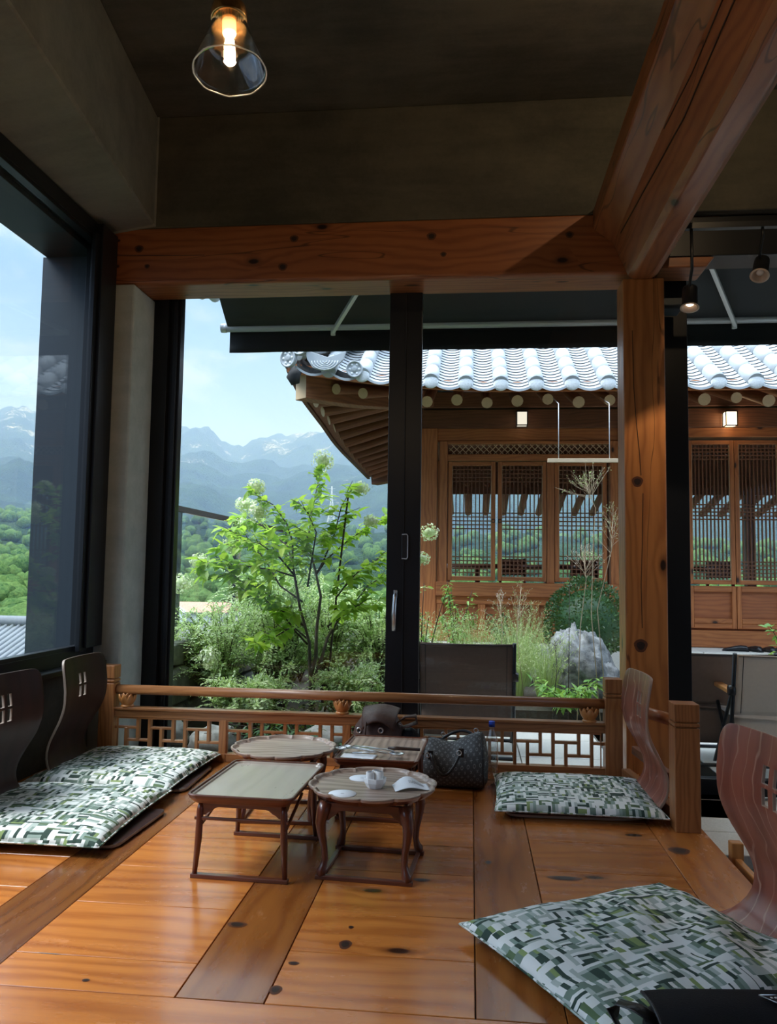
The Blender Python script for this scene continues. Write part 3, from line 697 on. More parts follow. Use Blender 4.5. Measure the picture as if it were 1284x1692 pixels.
def lattice(x0, x1, y, mb, axis=0):
    zb, zt = 0.044, 0.222; H = zt - zb; n = max(1, round((x1 - x0) / 0.067)); u = (x1 - x0) / n; w = 0.0085
    def v(k, a, c_): mb.grain = 2; mb.rnd(.12); mb.bx(x0 + k * u - w, x0 + k * u + w, y - 0.014, y + 0.014, a, c_)
    def h(k, l, z): mb.grain = 0; mb.rnd(.12); mb.bx(x0 + k * u - w * .3, x0 + min(l, n) * u + w * .3, y - 0.012, y + 0.012, z - w * .8, z + w * .8)
    zh, zl = zb + H * 0.68, zb + H * 0.30
    for k in range(0, n + 1):
        m = k % 3
        if m == 0 and 0 < k < n: v(k, zb, zt)
        elif m == 1 and k < n: v(k, zb, zh)
        elif m == 2 and k < n: v(k, zl, zt)
        if m == 0 and k < n: h(k, k + 2, zh)
        if m == 1 and k < n: h(k, k + 2, zl)
for a, c_ in zip(ST, ST[1:]):
    m = MB(); lattice(a + (0 if a < -1.9 else .018), c_ - (0 if c_ > .7 else .018), YR, m); obj('lattice_panel', m, M['rail'], rail, bevel=0.001, seg=1)
    m = MB(0); m.rnd(.1); m.bx(a + .018, c_ - .018, YR - 0.018, YR - 0.012, 0.214, 0.222); m.grain = 2; m.bx(a + .018, a + .024, YR - .018, YR - .012, .044, .214); m.bx(c_ - .024, c_ - .018, YR - .018, YR - .012, .044, .214)
    obj('panel_bead', m, M['railpost'], rail)
def lotus(x, y, z):
    b = MB(2); b.tint = 0.55
    b.lathe([(0.0, 0), (0.034, 0.0), (0.036, 0.006), (0.030, 0.012), (0.0, 0.012)], 24, (x, y, z), closed=True)
    for ring, (nn, r0, rt, hh, ph) in enumerate(((8, 0.026, 0.050, 0.064, 0.0), (8, 0.022, 0.034, 0.070, PI / 8))):
        for i in range(nn):
            a = 2 * PI * i / nn + ph - PI / 2
            def f(s_, t_, a=a):
                u_ = s_ / 6; w_ = (t_ - 3) / 3
                width = 0.021 * math.sin(PI * min(1, 0.16 + u_ * 0.84)) ** 0.7 * (1 if u_ < 0.99 else 0)
                rr = lerp(r0, rt, math.sin(u_ * PI / 2 * 1.15)) - 0.006 * w_ * w_
                return (x + rr * math.cos(a) - width * w_ * math.sin(a), y + rr * math.sin(a) + width * w_ * math.cos(a), z + 0.008 + hh * u_)
            b.tint = 0.5 + 0.2 * ring * -1 + random.uniform(-.05, .05)
            b.grid(f, 6, 6)
    b.tint = .3; b.lathe([(0.024, 0.008), (0.028, 0.066), (0.0, 0.066)], 20, (x, y, z))
    return obj('lotus_bracket', b, M['arm'], rail, solid=0.003)
for x in (-1.905, -0.69, 0.625): lotus(x, YR, 0.277)
# short return rail on the right
r2 = thing('railing', 'short side railing joining the corner post to the free newel post at right', 'railing', (0, 0, 0))
obj('rail_post', rpost(0.893, 3.50, 0.102, 0.518), M['railpost'], r2, bevel=0.004)
b = MB(1); b.rnd(.1); b.tube([(0.893, 3.55, 0.425), (0.80, 4.29, 0.372)], 0.0265, 18); obj('handrail', b, M['rail'], r2)
b = MB(1); b.rnd(.1); b.bar((0.915, 3.55, 0.15), (0.845, 4.29, 0.15), 0.03, 0.04); obj('mid_rail', b, M['hanok_dark'], r2, bevel=0.003)
b = MB(1); b.rnd(.1); b.bar((0.893, 3.55, 0.03), (0.80, 4.29, 0.03), 0.044, 0.05); obj('bottom_rail', b, M['rail'], r2, bevel=0.003)

# ------------------------------------------------------------------ legless bent-plywood chairs
PROF = [(0.0, 0.012), (0.10, 0.008), (0.35, 0.007), (0.50, 0.008), (0.585, 0.018), (0.640, 0.042), (0.680, 0.085), (0.697, 0.135), (0.692, 0.19), (0.668, 0.25), (0.638, 0.31), (0.618, 0.37), (0.612, 0.43), (0.617, 0.49), (0.626, 0.55), (0.636, 0.60)]
def chair_mesh(width=0.47, waist=0.40, holes=True):
    # resample the profile smoothly
    P = [Vector((x, 0, z)) for x, z in PROF]; S_ = [0]
    for a, c_ in zip(P, P[1:]): S_.append(S_[-1] + (c_ - a).length)
    def at(s_):
        i = max(0, min(len(P) - 2, next((k for k in range(len(P) - 1) if s_ <= S_[k + 1]), len(P) - 2)))
        p0, p1, p2, p3 = P[max(i - 1, 0)], P[i], P[i + 1], P[min(i + 2, len(P) - 1)]
        t_ = (s_ - S_[i]) / (S_[i + 1] - S_[i])
        return 0.5 * ((2 * p1) + (p2 - p0) * t_ + (2 * p0 - 5 * p1 + 4 * p2 - p3) * t_ ** 2 + (3 * p1 - p0 - 3 * p2 + p3) * t_ ** 3)
    T = S_[-1]
    # rows
    hz = [T - 0.200, T - 0.150, T - 0.138, T - 0.088]
    rows = [0, 0.004, 0.012, 0.025, 0.04, 0.06]
    rows += [0.06 + (hz[0] - 0.06) * k / 34 for k in range(1, 35)] + hz[1:] + [T - 0.07, T - 0.052, T - 0.04, T - 0.028, T - 0.018, T - 0.010, T - 0.004, T]
    def hw(s_):
        w = lerp(width, waist, math.exp(-((s_ - 0.78) / 0.16) ** 2)) / 2
        for e in (s_, T - s_):
            if e < 0.055: w -= 0.055 * (1 - math.sqrt(max(0, 1 - (1 - e / 0.055) ** 2)))
        return w
    inner = [-0.040, -0.011, 0.011, 0.040]
    def cols(s_):
        w = hw(s_); L = [-w, -w + (w - .04) * .15, -w + (w - .04) * .45, -w + (w - .04) * .75]
        return L + inner + [-x for x in reversed(L)]
    nr = len(rows) - 1; C = [cols(s_) for s_ in rows]; nc = len(C[0]) - 1
    i0 = rows.index(hz[0]); holes_ = {(i0, 4), (i0, 6), (i0 + 2, 4), (i0 + 2, 6)}
    b = MB(0); b.rnd(.1)
    def f(i, j): p = at(rows[i]); k_ = min(1, max(0, (p.z - .05) / .2)); return (p.x + .012 - .028 * k_ * (C[i][j] / .235) ** 2 - (1 - k_) * .012, C[i][j], p.z)
    ou, ov = random.uniform(0, 9), random.uniform(0, 9)
    b.grid(f, nr, nc, skip=(lambda i, j: (i, j) in holes_) if holes else None, uvf=lambda i, j: (rows[i] + ou, C[i][j] * 0.9 + ov))
    return b
def floor_chair(label, loc, rz, mat, edge):
    t = thing('floor_chair', label, 'chair', loc, rz)
    o = obj('bent_shell', chair_mesh(), [M[mat], edge], t)
    d = o.modifiers.new('solid', 'SOLIDIFY'); d.thickness = 0.012; d.offset = 0; d.material_offset_rim = 1; d.use_even_offset = True
    d = o.modifiers.new('bevel', 'BEVEL'); d.width = 0.0025; d.segments = 2; d.limit_method = 'ANGLE'; d.angle_limit = R(50)
    return t
floor_chair('reddish bent-plywood legless chair standing beside the right end of the railing', (0.152, 3.785, 0.0), R(2), 'chair', M['chair_edge'])
fc = floor_chair('large reddish bent-plywood legless chair nearest at the right edge, four slots', (0.225, 2.265, 0.0), R(10), 'chair', M['chair_edge']); fc.scale = (1, 1.1, 1)
M['edge_dim'] = plain('pale_ply_edge', (0.34, 0.27, 0.22), 0.4)
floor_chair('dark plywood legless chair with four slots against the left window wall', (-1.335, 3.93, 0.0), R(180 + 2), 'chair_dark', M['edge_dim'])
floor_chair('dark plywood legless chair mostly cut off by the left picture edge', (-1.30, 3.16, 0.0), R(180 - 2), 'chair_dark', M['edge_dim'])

# ------------------------------------------------------------------ floor cushions
def cushion(label, c, rz, L=0.68, Wd=0.66, T=0.035, z=0.018, wr=0.004, seed=0, drape=None):
    N = 44
    t = thing('floor_cushion', label, 'cushion', (c[0], c[1], z), rz, None)
    b = MB(0); ou, ov = seed * 3.17, seed * 1.73
    def edge(u, v):
        # square with slightly drawn-in sides
        return (u * L / 2 * (1 - 0.035 * (1 - v * v)), v * Wd / 2 * (1 - 0.035 * (1 - u * u)))
    def hgt(u, v):
        k = max(0.0, (1 - abs(u) ** 5) * (1 - abs(v) ** 5)) ** 0.5
        n = noise.noise(Vector((u * 3 + seed * 7, v * 3, 0.3))) * 1.2 + noise.noise(Vector((u * 8 + seed * 7, v * 8, 0.3))) * 0.5
        return k, n
    def top(i, j):
        u = -1 + 2 * i / N; v = -1 + 2 * j / N; u = math.copysign(abs(u) ** 0.85, u); v = math.copysign(abs(v) ** 0.85, v)
        x, y = edge(u, v); k, n = hgt(u, v); zz = T * k + (wr * n) * k
        if drape: zz += drape(u, v) * k
        return (x, y, T * 0.45 + zz + 0.0015 * noise.noise(Vector((u * 20, v * 20, seed))))
    def bot(i, j):
        p = top(i, j); u = -1 + 2 * i / N; v = -1 + 2 * j / N; k, n = hgt(math.copysign(abs(u) ** .85, u), math.copysign(abs(v) ** .85, v))
        return (p[0], p[1], T * 0.45 - T * 0.45 * k)
    def uvt(i, j): p = top(i, j); return (p[0] * 1.02 + ou + 5, p[1] * 1.02 + ov + 5)
    b.grid(top, N, N, uvf=uvt)
    b.grid(lambda i, j: bot(N - i, j), N, N, uvf=lambda i, j: uvt(N - i, j))
    o = obj('cover', b, M['fabric'], t, weld=True)
    s = MB(0)
    pts = [top(i, 0) for i in range(N + 1)] + [top(N, j) for j in range(1, N + 1)] + [top(N - i, N) for i in range(1, N + 1)] + [top(0, N - j) for j in range(1, N + 1)]
    pts = [(p[0], p[1], T * 0.45) for p in pts]
    s.off = (ou, ov); s.tube(pts, 0.0035, 6, cap=False); obj('seam', s, M['fabric'], t)
    return t
cushion('green patterned floor cushion at the railing foot, beside the water bottle', (0.475, 3.81), R(-1), 0.72, 0.62, 0.045, seed=1)
cushion('green patterned floor cushion nearest the viewer at lower right, rumpled, under a black bag', (0.47, 2.30), R(31), 0.76, 0.66, 0.045, wr=0.010, seed=2,
        drape=lambda u, v: 0.012 * math.sin(9 * u - 5 * v + 2) * max(0, u * .6 + .4 - v * .3))
cushion('green patterned floor cushion in the far left corner, against the railing', (-1.72, 3.96), R(-1), 0.72, 0.74, 0.05, seed=3)
cushion('green patterned floor cushion at the left picture edge, nearer of the two left ones', (-1.71, 3.20), R(1.5), 0.74, 0.76, 0.05, seed=4)

# ------------------------------------------------------------------ stool standing on the lower floor, just beyond the platform edge
t = thing('low_wooden_chair', 'pale orange low wooden chair mostly hidden behind the nearest legless chair', 'chair', (1.20, 3.14, -0.55))
b = MB(0); b.rnd(.1); b.box((0, 0, 0.235), (0.34, 0.34, 0.03)); obj('seat', b, M['arm'], t, bevel=.006)
for sx_ in (-.172, .172):
    for sy_ in (-.15, .15):
        h_ = .575 if sx_ < 0 else .22
        b = MB(2); b.rnd(.1); b.box((sx_, sy_, h_ / 2), (.046, .046, h_)); obj('leg', b, M['arm'], t, bevel=.004)
b = MB(1); b.rnd(.1); b.box((-.172, 0, .47), (.024, .25, .10)); obj('backrest', b, M['arm'], t, bevel=.004)

# ------------------------------------------------------------------ low tables
def rr_poly(w, d, r, n=6):
    P = []
    for cx_, cy_, a0 in ((w / 2 - r, d / 2 - r, 0), (-w / 2 + r, d / 2 - r, 90), (-w / 2 + r, -d / 2 + r, 180), (w / 2 - r, -d / 2 + r, 270)):
        for k in range(n + 1):
            a = R(a0 + 90 * k / n); P.append((cx_ + r * math.cos(a), cy_ + r * math.sin(a)))
    return P
def ring_surface(b, loops, cap0=True, cap1=True, dark=0):
    idx = [b.add(l) for l in loops]; n = len(loops[0])
    for q_, (a, c_) in enumerate(zip(idx, idx[1:])):
        b.mi = 1 if q_ < dark else 0
        for k in range(n): b.face([a + k, a + (k + 1) % n, c_ + (k + 1) % n, c_ + k])
    b.mi = 1 if dark else 0
    if cap0: b.face([idx[0] + k for k in range(n)][::-1])
    b.mi = 0
    if cap1: b.face([idx[-1] + k for k in range(n)])
def tray_rect(w, d, z):
    b = MB(1); b.rnd(.08)
    L = []
    for (inset, zz, r) in ((0.020, -0.030, .03), (0.004, -0.012, .035), (0.0, 0.0, .035), (0.003, 0.003, .034), (0.009, 0.003, .03), (0.013, -0.003, .028), (0.016, -0.003, .027), (0.020, -0.009, .025)):
        L.append([(x, y, z + zz) for x, y in rr_poly(w - 2 * inset, d - 2 * inset, r)])
    ring_surface(b, L, dark=5); return b
def apron_poly(x0, x1, zt, dep, n=24):
    # bracket-cut apron profile
    P = [(x0, zt), (x1, zt)]
    for k in range(n + 1):
        u = k / n; e = min(u, 1 - u); 
        zz = dep if e < 0.07 else (dep * 0.80 if e < 0.12 else dep * (0.42 + 0.30 * max(0, 1 - (e - .12) / .06)))
        P.append((lerp(x1, x0, u), zt - zz))
    return P
def rect_table(label, loc, rz, top, w=0.385, d=0.525, h=0.286, foot_pts=True):
    t = thing('low_table', label, 'table', loc, rz)
    obj('tray_top', tray_rect(w, d, h - 0.003), [M[top], M['table']], t, bevel=0.0012, seg=1)
    lx, ly = w / 2 - 0.045, d / 2 - 0.055; zt = h - 0.032
    for s_ in (-1, 1):
        b = MB(0); b.rnd(.1); b.prism(apron_poly(-lx, lx, zt, 0.048), 1, s_ * (ly) - 0.007, s_ * ly + 0.007); obj('apron', b, M['table'], t, bevel=0.002)
        b = MB(1); b.rnd(.1); b.prism(apron_poly(-ly, ly, zt, 0.048), 0, s_ * (lx) - 0.007, s_ * lx + 0.007); obj('apron', b, M['table'], t, bevel=0.002)
    for sx_ in (-1, 1):
        for sy_ in (-1, 1):
            b = MB(2); b.rnd(.1); o_ = 0.012
            b.tube([(sx_ * (lx + .004), sy_ * (ly + .004), zt - 0.006), (sx_ * (lx + .006), sy_ * (ly + .006), zt - 0.03), (sx_ * (lx + o_ * .7), sy_ * (ly + o_ * .7), 0.13), (sx_ * (lx + o_ + .004), sy_ * (ly + o_ + .004), 0.012)], [0.008, 0.0125, 0.0125, 0.0085], 8)
            obj('leg', b, M['table'], t)
    for s_ in (-1, 1):
        b = MB(0); b.rnd(.1); yy = s_ * (ly + 0.014)
        b.bar((-lx - 0.028, yy + s_ * .002, 0.007), (lx + 0.028, yy + s_ * .002, 0.007), 0.022, 0.014); obj('foot_runner', b, M['table'], t, bevel=0.002)
        b = MB(0); b.rnd(.1); b.bar((-lx - 0.024, s_ * (ly + .009), 0.196), (lx + 0.024, s_ * (ly + .009), 0.196), 0.010, 0.010); obj('stretcher', b, M['table'], t, bevel=0.002)
    for s_ in (-1, 1):
        b = MB(1); b.bar((s_ * (lx + .004), ly * 0.2, zt - 0.03), (s_ * (lx + .010), -ly * 0.98, 0.165), 0.008, 0.010); obj('folding_brace', b, M['table'], t)
    return t
rect_table('rectangular low tray table with plain lacquered top, frontmost left of the group', (-0.765, 2.935, 0), R(-2.2), 'tabletop_flat', w=0.375)
rect_table('rectangular low tray table holding the cutlery, in front of the brown backpack', (-0.388, 3.625, 0), R(-2.5), 'tabletop', w=0.372, d=0.50, h=0.262)

def round_table(label, loc, rz, r=0.237, h=0.29):
    t = thing('low_table', label, 'table', loc, rz)
    b = MB(0); b.rnd(.08); n = 144
    def pet(a, k): return 1 - k * (1 - abs(math.sin(6 * a)) ** 0.55)
    L = []
    for (rr, zz, k) in ((0.72, -0.036, 0.0), (0.90, -0.024, 0.03), (0.985, -0.008, .055), (1.0, -0.001, .06), (0.995, 0.003, .06), (0.965, 0.003, .06), (0.945, -0.001, .062), (0.925, -0.007, .065), (0.90, -0.010, .05), (0.6, -0.010, 0)):
        L.append([(r * rr * pet(2 * PI * i / n, k) * math.cos(2 * PI * i / n), r * rr * pet(2 * PI * i / n, k) * math.sin(2 * PI * i / n), h + zz) for i in range(n)])
    b.smooth = False; ring_surface(b, L, dark=2)
    obj('tray_top', b, [M['tabletop'], M['table']], t, bevel=0.001, seg=1)
    q = 0.138; zt = h - 0.036
    for s_ in (-1, 1):
        b = MB(0); b.rnd(.1); b.prism(apron_poly(-q, q, zt, 0.062), 1, s_ * q - 0.007, s_ * q + 0.007); obj('apron', b, M['table'], t, bevel=0.002)
        b = MB(1); b.rnd(.1); b.prism(apron_poly(-q, q, zt, 0.062), 0, s_ * q - 0.007, s_ * q + 0.007); obj('apron', b, M['table'], t, bevel=0.002)
        b = MB(0); b.rnd(.1); b.bar((-q - 0.03, s_ * (q + .012), 0.007), (q + 0.03, s_ * (q + .012), 0.007), 0.022, 0.014); obj('foot_runner', b, M['table'], t, bevel=0.002)
        b = MB(1); b.rnd(.1); b.bar((s_ * (q + .010), -q, 0.007), (s_ * (q + .010), q, 0.007), 0.016, 0.012); obj('foot_runner', b, M['table'], t, bevel=0.002)
    for sx_ in (-1, 1):
        for sy_ in (-1, 1):
            b = MB(2); b.rnd(.1); pts = []; rad = []
            for u_, o_, rd in ((0, 0.0, .024), (.12, .010, .023), (.28, .016, .019), (.45, .012, .015), (.62, .005, .012), (.78, .002, .0115), (.88, .006, .013), (.94, .012, .017), (.985, .012, .017), (1.0, .008, .012)):
                o2 = q + o_ - 0.002; pts.append((sx_ * o2, sy_ * o2, lerp(zt - 0.002, 0.013, u_))); rad.append(rd)
            b.tube(pts, rad, 8); obj('leg', b, M['table'], t)
    return t
round_table('round low table with scalloped rim holding the white bowl and paper coasters', (-0.345, 2.905, 0), R(-4), r=0.232)
round_table('round low table with scalloped rim, empty top, behind the plain rectangular one', (-0.805, 3.47, 0), R(3), r=0.229, h=0.285)

# ---- things on the round table
TZ = 0.280
def coaster(c, label):
    t = thing('paper_coaster', label, 'coaster', (c[0], c[1], TZ + 0.0005), random.uniform(0, 3), 'round paper coasters')
    b = MB(2); b.lathe([(0.0, 0), (0.048, 0), (0.0483, 0.0008), (0.048, 0.0016), (0.0, 0.0016)], 40); obj('disc', b, M['paper'], t)
    b = MB(2); b.lathe([(0.0045, 0.0018), (0.0058, 0.0018)], 20); b.bx(-.002, .002, -.0007, .0007, .0016, .0019); obj('printed_mark', b, M['print'], t)
coaster((-0.437, 2.785), 'round white paper coaster near the front rim, left of the bowl')
coaster((-0.397, 3.000), 'round white paper coaster partly hidden behind the white bowl')
t = thing('sugar_bowl', 'small white octagonal bowl holding rolled white towels', 'bowl', (-0.335, 2.885, TZ), R(12))
b = MB(2); b.lathe([(0.0, 0.0), (0.027, 0.0), (0.030, 0.003), (0.039, 0.020), (0.0405, 0.036), (0.0385, 0.037), (0.0365, 0.034), (0.034, 0.018), (0.026, 0.006), (0.0, 0.005)], 8, sm=False); obj('bowl_body', b, M['white'], t, bevel=0.0015)
for i, (dx, dy, lean) in enumerate(((-0.016, -0.004, -3), (0.013, 0.004, 4), (0.0, 0.019, 0))):
    rt = thing('towel_roll', ['left white towel roll standing upright in the octagonal bowl', 'right white towel roll standing upright in the octagonal bowl', 'rear white towel roll standing upright in the octagonal bowl'][i], 'towel', (-0.335 + dx, 2.885 + dy, TZ + 0.007), 0, 'rolled towels in the bowl')
    rt.rotation_euler = (0, R(lean), i)
    b = MB(2); b.lathe([(0.0, 0.0), (0.013, 0.0), (0.0148, 0.002), (0.0148, 0.046), (0.013, 0.0485), (0.0, 0.047)], 20); obj('roll', b, M['whitecloth'], rt)
    b = MB(2); sp = [(0.0012 * a * math.cos(a * 1.9), 0.0012 * a * math.sin(a * 1.9), 0.0485) for a in [k * .35 for k in range(4, 30)]]; b.tube(sp, 0.0006, 5); obj('roll_edge', b, M['print'], rt)
t = thing('receipt', 'curled white printed receipt lying on the right of the round table', 'receipt', (-0.205, 2.895, TZ + 0.001), R(14))
b = MB(0)
def rc(i, j):
    u = i / 16; v = j / 12
    x = -0.065 + 0.13 * u; y = -0.045 + 0.085 * v
    z = 0.034 * math.sin(PI * min(1, u * 1.15)) ** 1.2 * (0.35 + 0.65 * v) * (1 - .35 * u) + 0.001
    return (x, y + 0.010 * u, z)
b.grid(rc, 16, 12); obj('sheet', b, M['paper'], t, solid=0.0004)
b = MB(0)
for k in range(3):
    for q in range(9):
        u0 = 0.42 + q * 0.048; v0 = 0.42 + k * 0.09
        P = [Vector(rc(u * 16, v * 12)) + Vector((0, 0, 0.0008)) for u, v in ((u0, v0), (u0 + .034, v0), (u0 + .034, v0 + .045), (u0, v0 + .045))]
        kk = b.add(P); b.face([kk, kk + 1, kk + 2, kk + 3])
obj('printed_lines', b, M['print'], t)

# ---- cutlery on the rectangular tray behind
CZ2 = 0.262 - 0.012 + 0.0015
def cutlery(kind, label, loc, rz, z=0.0):
    t = thing({'spoon': 'spoon', 'fork': 'fork', 'knife': 'knife'}[kind], label, kind, (loc[0], loc[1], CZ2 + z + 0.007), rz, 'cutlery on the tray table'); t.scale = (1.15, 1.35, 1.35)
    if kind == 'spoon':
        b = MB(0)
        def f(i, j):
            th = i / 10; a = 2 * PI * j / 20
            return (0.075 + 0.026 * th * math.cos(a), 0.018 * th * math.sin(a), 0.004 - 0.006 * (1 - th * th) + 0.006)
        b.grid(f, 10, 20); obj('bowl', b, M['steel'], t, solid=0.0012, weld=True)
        b = MB(0); b.tube([(0.052, 0, 0.009), (0.03, 0, 0.012), (-0.03, 0, 0.009), (-0.095, 0, 0.004)], [0.0032, 0.0026, 0.0034, 0.005], 8, ell=0.5); obj('handle', b, M['steel'], t)
    elif kind == 'fork':
        b = MB(0); b.prism([(0.045, -0.004), (0.058, -0.011), (0.068, -0.011), (0.068, 0.011), (0.058, 0.011), (0.045, 0.004)], 2, 0.007, 0.009); 
        obj('fork_head', b, M['steel'], t)
        for k in range(3):
            b = MB(0); b.tube([(0.066, (k - 1) * 0.0088, 0.008), (0.085, (k - 1) * 0.0088, 0.005), (0.105, (k - 1) * 0.0088, 0.009)], [0.0020, 0.0018, 0.0008], 6); obj('tine', b, M['steel'], t)
        b = MB(0); b.tube([(0.050, 0, 0.008), (0.02, 0, 0.011), (-0.03, 0, 0.008), (-0.095, 0, 0.004)], [0.0035, 0.0028, 0.0036, 0.005], 8, ell=0.5); obj('handle', b, M['steel'], t)
    else:
        b = MB(0); b.prism([(0.0, -0.009), (0.105, -0.008), (0.12, 0.0), (0.10, 0.007), (0.0, 0.007)], 2, 0.002, 0.0035); obj('blade', b, M['steel'], t)
        b = MB(0); b.tube([(0.004, 0, 0.006), (-0.03, 0, 0.007), (-0.12, 0, 0.006)], [0.006, 0.0085, 0.007], 10, ell=0.7); obj('handle', b, M['darkhandle'], t, label='dark wooden handle')
    return t
M['darkhandle'] = wood('dark_handle', (0.05, 0.022, 0.014), (0.02, 0.008, 0.005), 0.35, 40)
cutlery('spoon', 'steel spoon with its bowl at the left end of the tray, lying lowest', (-0.475, 3.515), R(170))
cutlery('spoon', 'steel spoon lying flat near the front tray rim, bowl to the right', (-0.395, 3.465), R(-4), 0.002)
cutlery('fork', 'steel fork with tines at left resting on the spoon handles', (-0.455, 3.485), R(162), 0.010)
cutlery('fork', 'steel fork lying across the middle of the cutlery pile', (-0.430, 3.505), R(166), 0.014)
cutlery('knife', 'table knife with long dark handle pointing right across the tray', (-0.355, 3.565), R(178), 0.004)
b = MB(0)
def nf(i, j):
    u = i / 14; v = j / 8; return (-0.075 + 0.15 * u, -0.04 + 0.07 * v, 0.0015 + 0.002 * noise.noise(Vector((u * 4, v * 3, 1))) + 0.002 * v)
b.grid(nf, 14, 8); o = obj('paper_napkin', b, M['paper'], loc=(-0.475, 3.475, CZ2)); o.rotation_euler = (0, 0, R(-6)); o.modifiers.new('s', 'SOLIDIFY').thickness = 0.001
tag(o, 'white paper napkin lying beneath the cutlery', 'napkin')

# ------------------------------------------------------------------ grey monogram handbag
t = thing('handbag', 'grey monogram canvas handbag with black handles slumped against the railing', 'handbag', (-0.075, 4.02, 0), R(-6))
b = MB(0)
def bagf(i, j, N1=36, N2=28):
    # i along the length (-1..1), j around the section
    u = -1 + 2 * i / N1; a = 2 * PI * j / N2
    ex = max(0.0, 1 - abs(u) ** 6) ** 0.5
    ex = max(ex, 0.0)
    hh = 0.235 + 0.055 * max(0, u) ** 1.2 - 0.02 * math.exp(-((u + .15) / .35) ** 2)
    c_, s_ = math.cos(a), math.sin(a)
    yy = 0.095 * math.copysign(abs(c_) ** 0.75, c_); zz = math.copysign(abs(s_) ** 0.8, s_)
    taper = 1 - 0.55 * max(0, zz) ** 1.3
    z_ = hh * 0.5 + zz * hh * 0.5
    dent = 0.008 * noise.noise(Vector((u * 3, a, 2)))
    return (u * 0.165 * (1 - 0.10 * max(0, zz)) + 0.012 * u * ex, (yy * taper + dent) * (0.35 + 0.65 * ex), lerp(hh * .5, z_, 0.55 + 0.45 * ex))
b.grid(bagf, 36, 28, uvf=lambda i, j: (i / 36 * 0.36 + 1, j / 28 * 0.60 + 1))
for e in (0, 36): kk = b.add([bagf(e, j) for j in range(28)]); b.face(list(range(kk, kk + 28)) if e else list(range(kk, kk + 28))[::-1])
body = obj('body', b, M['monogram'], t, weld=True)
for e in (33.4, 2.6):
    b = MB(0); b.tube([Vector(bagf(e, j)) * 1.0 + Vector((0, 0, 0.0)) for j in range(29)], 0.0035, 7, cap=False); obj('piping', b, M['black_leather'], t)
b = MB(0); b.tube([(-0.13, 0, 0.232), (-0.05, 0, 0.222), (0.04, 0, 0.235), (0.13, 0, 0.268)], 0.0045, 8, ell=.5); obj('zip', b, M['black_leather'], t)
def handle(yo, pts, lab=None):
    b = MB(0); b.tube(pts, 0.0075, 10); h_ = obj('handle', b, M['black_leather'], t, label='black leather handle')
    for p in (pts[0], pts[-1]):
        b = MB(2); b.box((p[0], p[1] + (-.006 if yo < 0 else .006), p[2] - 0.012), (0.026, 0.006, 0.045)); obj('handle_tab', b, M['black_leather'], h_, bevel=0.003)
        b = MB(2); b.tube([(p[0] + .011 * math.cos(a), p[1] + yo * .1, p[2] + .011 * math.sin(a) + .008) for a in [2 * PI * k / 16 for k in range(17)]], 0.0022, 6, cap=False); obj('ring', b, M['steel'], h_)
hp = bez((-0.105, -0.085, 0.175), (-0.03, -0.155, -0.02), (0.045, -0.088, 0.195), 14)
hp = [Vector(p) + Vector((0, -0.02 * math.sin(PI * i / 14), 0)) for i, p in enumerate(hp)]
handle(-1, hp)
handle(1, bez((-0.08, 0.070, 0.205), (0.03, 0.10, 0.285), (0.09, 0.065, 0.235), 14))

# ------------------------------------------------------------------ brown backpack
t = thing('backpack', 'dark brown leather drawstring backpack leaning on the railing behind the cutlery tray', 'backpack', (-0.475, 4.15, 0), R(-3))
b = MB(2)
def bp(i, j, n1=24, n2=32):
    v = i / n1; a = 2 * PI * j / n2
    w = interp([(0, .12), (.06, .145), (.4, .15), (.75, .125), (.92, .085), (1, .05)], v); dd = interp([(0, .07), (.06, .085), (.5, .085), (.8, .065), (1, .03)], v)
    ple = 1 + 0.05 * math.sin(a * 7) * max(0, v - .5) * 2
    return (w * math.cos(a) * ple + 0.01 * v, dd * math.sin(a) * ple + 0.02 * v, 0.335 * v + 0.006 * noise.noise(Vector((a, v * 4, 0))))
b.grid(bp, 24, 32); kk = b.add([bp(0, j) for j in range(32)]); b.face(list(range(kk, kk + 32))[::-1]); kk = b.add([bp(24, j) for j in range(32)]); b.face(list(range(kk, kk + 32)))
obj('body', b, M['brown_leather'], t, weld=True)
b = MB(0)
def fl_(i, j):
    u = -1 + 2 * i / 20; v = j / 12
    w = 0.098 - 0.018 * v
    return (u * w + 0.015, 0.055 - 0.13 * math.sin(v * PI / 2) - 0.02 * (1 - u * u) * v, 0.325 + 0.030 * math.cos(u * 1.2) * (1 - v * .3) - 0.055 * v * v - 0.035 * u * u * v)
b.grid(fl_, 20, 12); obj('flap', b, M['brown_leather'], t, solid=0.006)
for gx, gz in ((-0.088, 0.236), (0.028, 0.243)):
    # grommet rings on the front face
    v = gz / 0.335; ww = 0.13; yy = -interp([(0, .07), (.06, .085), (.5, .085), (.8, .065), (1, .03)], v) * math.sqrt(max(.1, 1 - (gx / ww) ** 2)) + .012
    b = MB(1); b.tube([(gx + 0.0115 * math.cos(a), yy - 0.006, gz + 0.0125 * math.sin(a)) for a in [2 * PI * k / 20 for k in range(21)]], 0.0034, 8, cap=False); gr = obj('grommet', b, M['steel'], t, label='silver ring grommet')
    b = MB(1); b.lathe([(0.0, 0.0), (0.0095, 0.0)], 16, (gx, yy - 0.0055, gz), Matrix.Rotation(R(90), 3, 'X')); obj('eyelet_hole', b, M['tile_dark'], gr)
b = MB(2); b.tube([(-0.045, -0.083, 0.285), (-0.047, -0.098, 0.22), (-0.048, -0.10, 0.12)], [.009, .011, .010], 8, ell=.5); obj('strap', b, M['brown_leather'], t)
